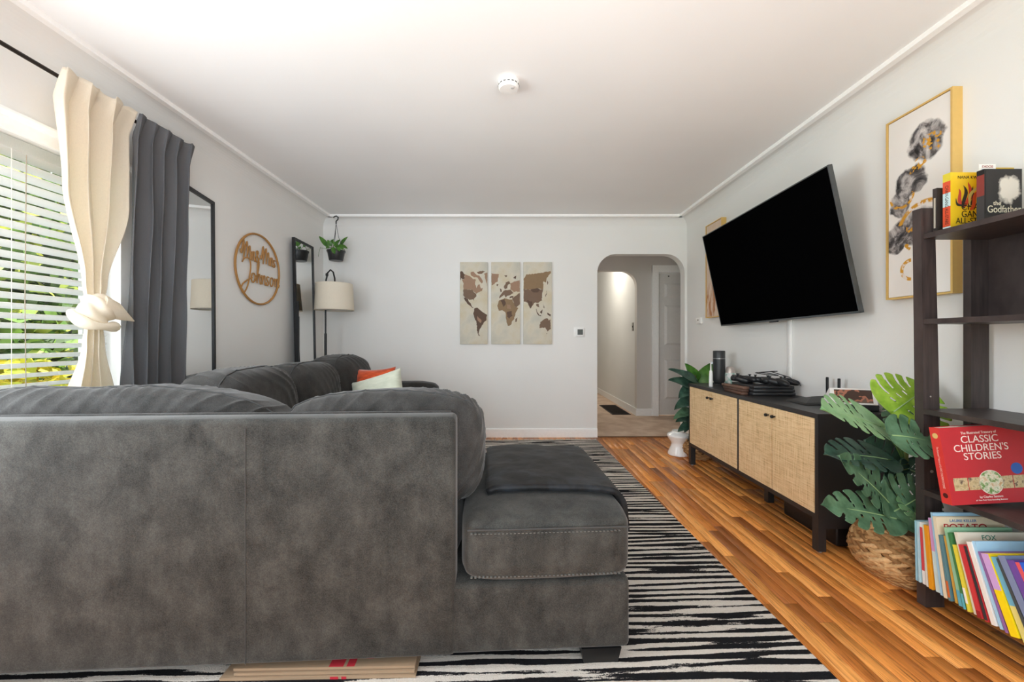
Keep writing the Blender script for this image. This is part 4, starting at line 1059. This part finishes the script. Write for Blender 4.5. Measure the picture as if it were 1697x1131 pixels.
# ------------------------------------------------------------------ plants and baskets
def wicker():
    m = N('wicker', .7, 0, .25); gm = m.n('NewGeometry'); v = m.coord()
    c = m.ramp(gm.outputs['Random Per Island'], [(0, srgb(142, 102, 62)), (.5, srgb(190, 148, 98)), (1, srgb(220, 182, 132))])
    m.base(m.mix(.5, c, m.ramp(m.noise(v, 90, 3), [(.35, (.55, .5, .45)), (.6, (1, 1, 1))]), 'MULTIPLY')); m.bump(m.noise(v, 120, 2), .4, .003); return m.m
M_wick = wicker()
def basket(parent, prof, rows, per, sz):
    """woven braid lumps over a lathe profile: joined, too fine to pick apart"""
    def pr(t):
        k = t * (len(prof) - 1); i = min(int(k), len(prof) - 2); f = k - i
        return prof[i][0] + (prof[i + 1][0] - prof[i][0]) * f, prof[i][1] + (prof[i + 1][1] - prof[i][1]) * f
    obj('basket_liner', MB().lathe([(r - .012, z) for r, z in prof], 32).mesh('liner', True), plain((104, 74, 46), .9), parent)
    V = []; Fs = []
    for j in range(rows):
        t = (j + .5) / rows; r, z = pr(t); r2, z2 = pr(min(1, t + .01)); tang = Vector((r2 - r, 0, z2 - z)).normalized()
        for k in range(per):
            a = 2 * math.pi * (k + .5 * (j % 2)) / per + rnd.uniform(-.02, .02)
            er = Vector((math.cos(a), math.sin(a), 0)); et = Vector((-math.sin(a), math.cos(a), 0)); ev = er * tang.x + Vector((0, 0, 1)) * tang.z; en = et.cross(ev).normalized()
            if en.dot(er) < 0: en = -en
            tl = R(24) * (1 if j % 2 else -1); du = et * math.cos(tl) + ev * math.sin(tl); dv = ev * math.cos(tl) - et * math.sin(tl)
            p = er * r + Vector((0, 0, z)); L = math.pi * r / per * 1.9 * rnd.uniform(.9, 1.1); w_ = sz * rnd.uniform(.85, 1.1); b0 = len(V)
            for s_ in range(5):
                q = s_ / 2 - 1; ww = w_ * (1 - .55 * q * q); hh = sz * .75 * (1 - q * q * 1.1)
                cpt = p + du * L * q
                V += [cpt - dv * ww - en * .004, cpt - dv * ww * .5 + en * hh, cpt + dv * ww * .5 + en * hh, cpt + dv * ww - en * .004]
            for s_ in range(4):
                for q in range(3): Fs.append((b0 + s_ * 4 + q, b0 + s_ * 4 + q + 1, b0 + s_ * 4 + q + 5, b0 + s_ * 4 + q + 4))
    o = obj('basket_weave', mesh('weave', V, Fs, True), M_wick, parent); o['kind'] = 'stuff'
MPo = Vector((1.765, 1.80, 0))
mo = thing('monstera_plant', 'artificial split leaf plant in round wicker basket beside the bookshelf', 'plant', MPo)
basket(mo, [(.10, .004), (.135, .03), (.168, .075), (.176, .12), (.165, .165), (.14, .205), (.115, .228)], 15, 20, .0125)
obj('filling', MB().lathe([(.10, .20), (.10, .215)], 20).mesh('fill'), plain((60, 50, 40), .95), mo)
obj('stalk', MB().tube([(0, 0, .2), (.01, -.01, .45), (.03, 0, .66)], [.014, .012, .008], 8).mesh('stalk', True), plain((126, 128, 70), .7), mo)
root = Vector((1.765, 1.79, .24)); top_ = Vector((1.775, 1.79, .5))
def ml(b, t, yb, yt, nrm, W, mat, seed, sl_=5, frm=None, bend=.12, cup=.10): add_leaf(mo, at(*b, yb), at(*t, yt), nrm, W * 1.12, mat, sl_ - 1, seed, bend, root if frm is None else frm, MPo, .32, cup)
ml((1481, 683), (1540, 640), 1.72, 1.74, (-.25, -.8, .5), .27, M_lf_y, 1, 5, top_)
ml((1457, 707), (1374, 668), 1.72, 1.60, (-.2, -.62, .75), .215, M_lf_l, 2, 5, top_)
ml((1470, 762), (1378, 742), 1.74, 1.62, (-.1, -.55, .8), .17, M_lf_d, 3, 5, top_)
ml((1478, 722), (1556, 726), 1.60, 1.56, (.05, -.75, .65), .18, M_lf, 4, 4, top_, .25)
ml((1478, 840), (1410, 756), 1.70, 1.58, (.5, -.8, .2), .165, M_lf, 5, 5)
ml((1484, 860), (1378, 832), 1.66, 1.56, (.2, -.75, .6), .155, M_lf, 6, 5)
ml((1481, 848), (1552, 812), 1.68, 1.66, (.0, -.9, .35), .235, M_lf, 7, 5)
ml((1486, 775), (1440, 730), 1.80, 1.78, (.2, -.9, .2), .16, M_lf_d, 8, 4, top_)
ml((1496, 775), (1540, 790), 1.80, 1.72, (.1, -.9, .3), .16, M_lf_d, 9, 4)
ml((1490, 735), (1530, 700), 1.82, 1.84, (.1, -.9, .3), .15, M_lf, 10, 4, top_)
ml((1478, 800), (1500, 762), 1.78, 1.74, (.3, -.9, .2), .13, M_lf_d, 11, 4)

ml((1500, 700), (1470, 668), 1.86, 1.9, (.0, -.9, .3), .16, M_lf, 12, 4, top_)
ml((1505, 830), (1530, 872), 1.70, 1.62, (.2, -.8, .5), .15, M_lf_l, 13, 4)

# plant beyond the cabinet, in a basket, and a white hourglass pot beside it
FP = Vector((1.735, 3.64, 0))
fp = thing('leafy_plant', 'glossy broad leaved plant in small basket behind the cabinet', 'plant', FP)
basket(fp, [(.09, .004), (.13, .05), (.135, .10), (.115, .16)], 8, 14, .010)
obj('stalk', MB().tube([(0, 0, .1), (-.02, 0, .5), (-.04, 0, .75)], .008, 8).mesh('stalk', True), plain((96, 84, 52), .8), fp)
def fl_(b, t, yb, yt, nrm, W, mat, seed): add_leaf(fp, at(*b, yb), at(*t, yt), nrm, W, mat, 0, seed, .22, at(1150, 690, 3.64), FP, .1, .14, .05)
fl_((1155, 633), (1119, 607), 3.62, 3.50, (-.2, -.7, .7), .105, M_lf_d, 1); fl_((1152, 640), (1117, 625), 3.60, 3.48, (-.1, -.75, .6), .12, M_lf_d, 2)
fl_((1158, 638), (1180, 602), 3.66, 3.64, (-.3, -.9, .2), .13, M_pothos, 3); fl_((1148, 660), (1122, 672), 3.60, 3.46, (-.1, -.7, .7), .11, M_lf_d, 4)
fl_((1150, 640), (1128, 655), 3.58, 3.47, (-.2, -.8, .5), .12, M_lf_d, 5); fl_((1146, 680), (1120, 688), 3.60, 3.48, (-.1, -.6, .8), .10, M_lf, 6)
fl_((1146, 695), (1124, 694), 3.58, 3.48, (-.1, -.6, .8), .09, M_lf_d, 7); fl_((1146, 700), (1126, 712), 3.58, 3.50, (-.1, -.7, .6), .08, M_lf_d, 8)
fl_((1156, 630), (1140, 605), 3.66, 3.60, (-.2, -.9, .3), .10, M_pothos, 9); fl_((1147, 668), (1132, 650), 3.62, 3.55, (-.2, -.9, .3), .10, M_lf_d, 10); fl_((1147, 690), (1136, 715), 3.58, 3.52, (-.2, -.9, .3), .08, M_lf_d, 11)
vp = thing('white_pot', 'white glazed hourglass pot on the floor beyond the cabinet', 'pot', (1.585, 3.735, 0))
obj('body', MB().lathe([(.088, 0), (.096, .004), (.094, .02), (.070, .075), (.063, .105), (.072, .125), (.100, .165), (.104, .178), (.098, .192), (.062, .21), (.058, .222), (.05, .222), (.048, .20)], 40).mesh('body', True), plain((244, 244, 242), .15), vp)
obj('rim', MB().tube([(.056 * math.cos(2 * math.pi * i / 32), .056 * math.sin(2 * math.pi * i / 32), .223) for i in range(32)], .004, 6, True).mesh('rim', True), plain((232, 226, 214), .3), vp)

# ------------------------------------------------------------------ ladder bookshelf
def espresso():
    m = N('espresso_wood', .42, 0, .4); g_ = m.noise(m.coord((40, 6, 3)), 2, 4, .6)
    m.base(m.ramp(g_, [(.3, srgb(48, 40, 40)), (.7, srgb(72, 62, 60))])); return m.m
M_esp = espresso()
BS = Vector((1.80, 1.33, 0))
bs = thing('ladder_bookshelf', 'dark espresso open bookshelf against the right wall', 'bookshelf', BS)
def B(b): b.V = [p - BS for p in b.V]; return b
YF, YN, XF_, XB_ = 1.63, 1.02, 1.655, 1.93
def post(y0, y1, name='front_post'):
    V = []
    for z, xa, xb in ((0, 1.667, 1.742), (1.60, 1.648, 1.703)):
        V += [(xa, y0, z), (xb, y0, z), (xb, y1, z), (xa, y1, z)]
    obj(name, B(MB().add(V, [(3, 2, 1, 0), (4, 5, 6, 7), (0, 1, 5, 4), (1, 2, 6, 5), (2, 3, 7, 6), (3, 0, 4, 7)])).mesh('post'), M_esp, bs)
post(1.595, 1.63); post(YN, YN + .035)
for y0 in (1.595, YN):
    obj('rear_post', B(MB().box(1.862, 1.935, y0 + .012, y0 + .04, 0, 1.60)).mesh('post'), M_esp, bs)
    obj('side_rail', B(MB().box(1.70, 1.862, y0 + .012, y0 + .03, 1.505, 1.57)).mesh('rail'), M_esp, bs)
for z in (1.476, 1.135, .775, .452, .10):
    obj('shelf', B(MB().box(1.658, 1.935, YN + .03, 1.607, z, z + .02)).mesh('shelf'), M_esp, bs)
obj('back_board', B(MB().box(1.932, 1.940, YN + .03, 1.607, 1.155, 1.476)).mesh('bk'), M_esp, bs)
obj('side_board', B(MB().box(1.70, 1.862, 1.60, 1.62, .12, .30)).mesh('sb'), M_esp, bs)
obj('screw_cap', MB().lathe([(.006, 0), (.006, .0015)], 12).mesh('cap'), plain((150, 146, 140), .4), bs, Vector((1.69, 1.5945, .545)) - BS, (R(90), 0, 0))
obj('screw_cap', MB().lathe([(.003, 0), (.003, .0015)], 12).mesh('cap'), plain((150, 146, 140), .4), bs, Vector((1.685, 1.5945, .845)) - BS, (R(90), 0, 0))

M_page = plain((236, 230, 216), .8)
def book(label, loc, dims, cover, rot=(0, 0, 0), group=None, spine=None, extra=None):
    """dims: depth (x, spine at 0), thickness (y, near cover at 0), height"""
    dx, dy, dz = dims; t = thing('book', label, 'book', loc, rot, group); c = .0018
    mt = plain(cover, .35)
    cv = obj('cover', MB().box(0, dx, 0, c, 0, dz).box(0, dx, dy - c, dy, 0, dz).box(0, c * 1.5, c, dy - c, 0, dz).mesh('cover'), mt, t)
    obj('pages', MB().box(c * 1.5, dx - .003, c, dy - c, .002, dz - .002).mesh('pages'), M_page, t)
    if spine:
        b = [];
        for (rgb, za, zb) in spine:
            obj('spine_band', MB().box(-.0005, c, .0002, dy - .0002, za * dz, zb * dz).mesh('band'), plain(rgb, .4), t)
    if extra: extra(t, dx, dy, dz)
    return t
def cover_text(t, body, size, x, z, rgb, fit=None, y=-.0004, bold=0):
    return text('lettering', body, size, plain(rgb, .5), t, frame_mat((x, y, z), (1, 0, 0), (0, 0, 1)), .0003, fit=fit, bold=bold)
def spine_text(t, body, dy, z, rgb, size, fit=None):
    return text('spine_lettering', body, size, plain(rgb, .5), t, frame_mat((-.0007, dy / 2, z), (0, 0, -1), (0, -1, 0)), .0002, fit=fit)
Z5 = 1.4965
# top shelf
book('thin dark paperback at the far end of the top shelf', (1.692, 1.577, Z5), (.13, .016, .178), (58, 52, 50), extra=lambda t, dx, dy, dz: obj('spine_print', MB().box(-.0006, 0, .005, .011, .02, .14).mesh('p'), plain((190, 184, 170), .6), t), group='books on the top shelf')
def chain(t, dx, dy, dz):
    for za, zb, rgb in ((.01, .07, (206, 224, 226)), (.07, .42, (214, 84, 52)), (.42, .66, (196, 222, 226)), (.66, .86, (214, 84, 52)), (.86, 1, (216, 200, 60))):
        obj('spine_band', MB().box(-.0006, .0, .0005, dy - .0005, za * dz, zb * dz).mesh('band'), plain(rgb, .4), t)
    spine_text(t, 'CHAIN-GANG ALL-STARS', dy, .10, (30, 28, 28), .017, .15)
    cover_text(t, 'NANA KWAME', .016, dx * .55, dz - .02, (40, 34, 20), .105)
    for k, (bs_, tp, wd, rgb) in enumerate((((.055, .09), (.022, .155), .016, (196, 74, 62)), ((.06, .085), (.045, .172), .016, (48, 44, 44)), ((.063, .088), (.072, .185), .018, (206, 70, 50)), ((.066, .088), (.095, .165), .014, (50, 46, 46)),
                                            ((.068, .08), (.115, .15), .016, (212, 84, 50)), ((.055, .085), (.015, .12), .01, (48, 44, 44)), ((.07, .095), (.105, .185), .012, (206, 196, 120)))):
        a = Vector((bs_[0], 0, bs_[1])); e = Vector((tp[0], 0, tp[1])); n_ = (e - a).cross(Vector((0, 1, 0))).normalized(); V = []
        for i in range(9):
            q = i / 8; c_ = a.lerp(e, q) + n_ * .010 * math.sin(q * 5 + k); h = wd * .5 * math.sin(math.pi * min(1, .12 + q * .88)) ** .8
            V += [c_ + n_ * h, c_ - n_ * h]
        V = [(p[0], -.0005 - .0001 * k, p[2]) for p in V]
        obj('printed_flame', mesh('fl', V, [(2 * i, 2 * i + 1, 2 * i + 3, 2 * i + 2) for i in range(8)]), plain(rgb, .5), t)
    cover_text(t, 'CHAIN', .036, .092, .088, (30, 28, 26), .10); cover_text(t, 'GANG', .036, .085, .06, (30, 28, 26), .085); cover_text(t, 'ALL-STARS', .032, .085, .034, (30, 28, 26), .13)
book('yellow hardback with flame cover on the top shelf', (1.700, 1.535, Z5), (.145, .028, .222), (236, 198, 34), group='books on the top shelf', extra=chain)
def god(t, dx, dy, dz):
    m = N('portrait_print', .4); tc = m.n('TexCoord'); sp = m.n('SeparateXYZ'); m.l(tc.outputs['Object'], sp.inputs[0])
    nz_ = m.noise(m.coord((20, 1, 16)), 1.4, 3, .6)
    a = m.math('DIVIDE', m.math('SUBTRACT', sp.outputs[0], .09), .046); b_ = m.math('DIVIDE', m.math('SUBTRACT', sp.outputs[2], .118), .052)
    dd = m.math('ADD', m.math('SQRT', m.math('ADD', m.math('MULTIPLY', a, a), m.math('MULTIPLY', b_, b_))), m.math('MULTIPLY', m.math('SUBTRACT', nz_, .5), 1.3))
    m.base(m.ramp(dd, [(.7, srgb(214, 208, 196)), (.95, srgb(110, 106, 100)), (1.15, srgb(34, 32, 32))]))
    obj('cover_print', MB().box(.004, dx - .002, -.0006, 0, .03, dz - .004).mesh('pr'), m.m, t)
    cover_text(t, 'the', .022, .045, .066, (230, 224, 200), None, -.0008); cover_text(t, 'Godfather', .036, .07, .044, (230, 224, 200), .12, -.0008)
book('black paperback with pale blurred portrait on the top shelf', (1.705, 1.43, Z5), (.135, .024, .19), (32, 30, 30), group='books on the top shelf', spine=[((60, 58, 58), 0, .5), ((132, 56, 48), .5, .9)], extra=god)
def postc(t, dx, dy, dz):
    pass
pc = thing('paper_card', 'upside down white advert card behind the black paperback', 'card', (1.735, 1.472, Z5))
obj('sheet', MB().box(0, .062, 0, .0012, 0, .225).mesh('sheet'), plain((238, 236, 230), .6), pc)
for body, z, rgb, f_ in (('MOVIES', .192, (40, 110, 180), .05), ('& MORE', .204, (60, 120, 180), .045), ('BOOKS', .217, (150, 60, 60), .04)):
    me_t = text('lettering', body, .012, plain(rgb, .5), pc, frame_mat((.031, -.0004, z), (-1, 0, 0), (0, 0, -1)) @ Matrix.Translation((0, 0, 0)), .0002, fit=f_)
book('yellow book end showing behind the white card', (1.80, 1.500, Z5), (.10, .022, .225), (214, 176, 60), group='books on the top shelf', extra=lambda t, dx, dy, dz: cover_text(t, 'NYAH', .014, .022, dz - .014, (50, 40, 20), .024))

# big red treasury on the fourth shelf, facing out
def treasury(t, dx, dy, dz):
    w_ = (240, 232, 226)
    cover_text(t, 'The Illustrated Treasury of', .013, .135, dz - .023, w_, .125)
    cover_text(t, 'CLASSIC', .036, .135, dz - .047, w_, .13); cover_text(t, "CHILDREN'S", .036, .135, dz - .078, w_, .19); cover_text(t, 'STORIES', .036, .135, dz - .108, w_, .13)
    for k, (a, b_) in enumerate(((.006, .055), (.058, .105), (.165, .212), (.215, .262))):
        m = N('picture_%d' % k, .4); m.base(m.ramp(m.noise(m.coord(), 40 + 9 * k, 3, .6), [(.35, srgb(96, 80, 70)), (.5, srgb(206, 190, 150)), (.65, srgb(170, 150, 110)), (.8, srgb(120, 140, 90))]))
        obj('printed_picture', MB().box(a + .012, b_ + .012, -.0006, -.0001, .05, .094).mesh('pic'), m.m, t)
    m = N('round_picture', .4); m.base(m.ramp(m.noise(m.coord(), 46, 3, .6), [(.4, srgb(110, 150, 80)), (.52, srgb(226, 226, 206)), (.68, srgb(196, 160, 110))]))
    obj('round_picture', MB().lathe([(.041, 0), (.041, .0004)], 32).mesh('rp'), m.m, t, (.148, -.0006, .074), (R(90), 0, 0))
    obj('round_border', MB().lathe([(.043, 0), (.043, .0003)], 32).mesh('rp'), plain((238, 232, 222), .5), t, (.148, -.0003, .074), (R(90), 0, 0))
    obj('blue_sticker', MB().lathe([(.02, 0), (.02, .0005)], 24).mesh('st'), plain((52, 100, 180), .5), t, (.245, -.0002, .118), (R(90), 0, 0))
    cover_text(t, 'by Charles Santore', .011, .14, .024, w_, .08); cover_text(t, '#1 New York Times-bestselling illustrator', .007, .14, .013, w_, .11)
    spine_text(t, "The Illustrated Treasury of CLASSIC CHILDREN'S STORIES", dy, .13, (236, 200, 190), .010, .15)
    o = obj('spine_seal', MB().lathe([(.010, 0), (.010, .0006)], 20).mesh('seal'), plain((220, 190, 120), .5), t, (-.0002, dy / 2, dz - .03), (0, R(-90), 0))
    o = obj('spine_seal', MB().lathe([(.009, 0), (.009, .0006)], 20).mesh('seal'), plain((80, 30, 30), .5), t, (-.0002, dy / 2, .03), (0, R(-90), 0))
book('large red picture book of stories facing out on the shelf', (1.598, 1.437, .4735), (.30, .036, .275), (186, 50, 58), (R(-6), R(-4), R(-2)), 'picture books', [((214, 62, 58), 0, 1)], treasury)

# row of thin picture books on the bottom shelf, each leaning a little more
row = [('pale blue', (168, 208, 222), .007, .235, [((150, 196, 214), 0, 1)]), ('second pale blue', (178, 214, 226), .006, .235, None), ('white with red spine panel', (232, 232, 230), .011, .236, [((206, 70, 78), .22, .92)]),
       ('white photo covered', (214, 220, 206), .008, .232, [((226, 226, 220), 0, .25)]), ('orange', (226, 152, 34), .013, .235, None), ('lilac and pale teal', (200, 224, 226), .016, .268, [((206, 156, 206), .55, 1)]),
       ('light blue tall', (158, 200, 226), .008, .295, None), ('cream', (228, 214, 186), .012, .285, None), ('teal and orange', (90, 130, 140), .008, .225, [((206, 104, 54), .05, .3)]),
       ('mustard', (206, 160, 70), .009, .228, None), ('mint green', (150, 200, 166), .012, .262, [((96, 178, 200), 0, .2)]), ('dark green', (70, 130, 80), .008, .25, [((96, 180, 196), 0, .2)]),
       ('white and yellow striped', (226, 214, 70), .008, .215, [((240, 240, 232), .12, .35)]), ('ivory', (226, 222, 206), .010, .262, None), ('red', (204, 62, 66), .014, .228, [((150, 40, 44), 0, .1)]),
       ('red with black spiral', (190, 54, 58), .010, .236, [((54, 56, 60), .02, .98)]), ('white', (236, 232, 226), .014, .252, None), ('sky blue', (166, 208, 236), .010, .262, None),
       ('purple edged', (150, 108, 170), .008, .236, None), ('lilac over bright yellow', (248, 220, 30), .022, .238, [((206, 168, 224), .55, 1)]), ('blue over pale yellow', (112, 178, 208), .018, .240, [((224, 214, 130), 0, .42)]),
       ('charcoal', (74, 82, 84), .009, .246, None), ('slate blue', (104, 118, 154), .020, .262, [((126, 140, 174), 0, 1)]), ('deep purple', (92, 66, 142), .020, .262, [((112, 78, 160), 0, 1)]),
       ('royal blue with red spine', (44, 94, 200), .012, .268, [((222, 92, 96), 0, 1)])]
y = 1.583; Zs = .1205
for k, (nm, rgb, th_, hh, sp_) in enumerate(row):
    f_ = k / (len(row) - 1); lean = R(1 + 24 * f_)
    y -= th_ / math.cos(lean) + .0010 + .25 * R(24) / (len(row) - 1)
    ex = None
    if nm == 'cream':
        def ex(t, dx, dy, dz):
            cover_text(t, 'LAURIE KELLER', .014, .10, dz - .014, (40, 110, 170), .10); cover_text(t, 'POTATO', .036, .105, dz - .038, (176, 34, 40), .16)
            cover_text(t, 'PANTS!', .036, .105, dz - .075, (176, 34, 40), .14)
    if nm == 'ivory':
        def ex(t, dx, dy, dz): cover_text(t, 'FOX', .024, .11, dz - .018, (60, 130, 110), .05)
    bk = book(nm + ' picture book in the leaning row on the bottom shelf', (1.606 + rnd.uniform(-.004, .006), y, Zs + th_ * math.sin(lean) + .0005), (.245 + rnd.uniform(-.02, .01), th_, hh), rgb, (-lean, 0, 0), 'leaning picture books on the bottom shelf', sp_, ex)
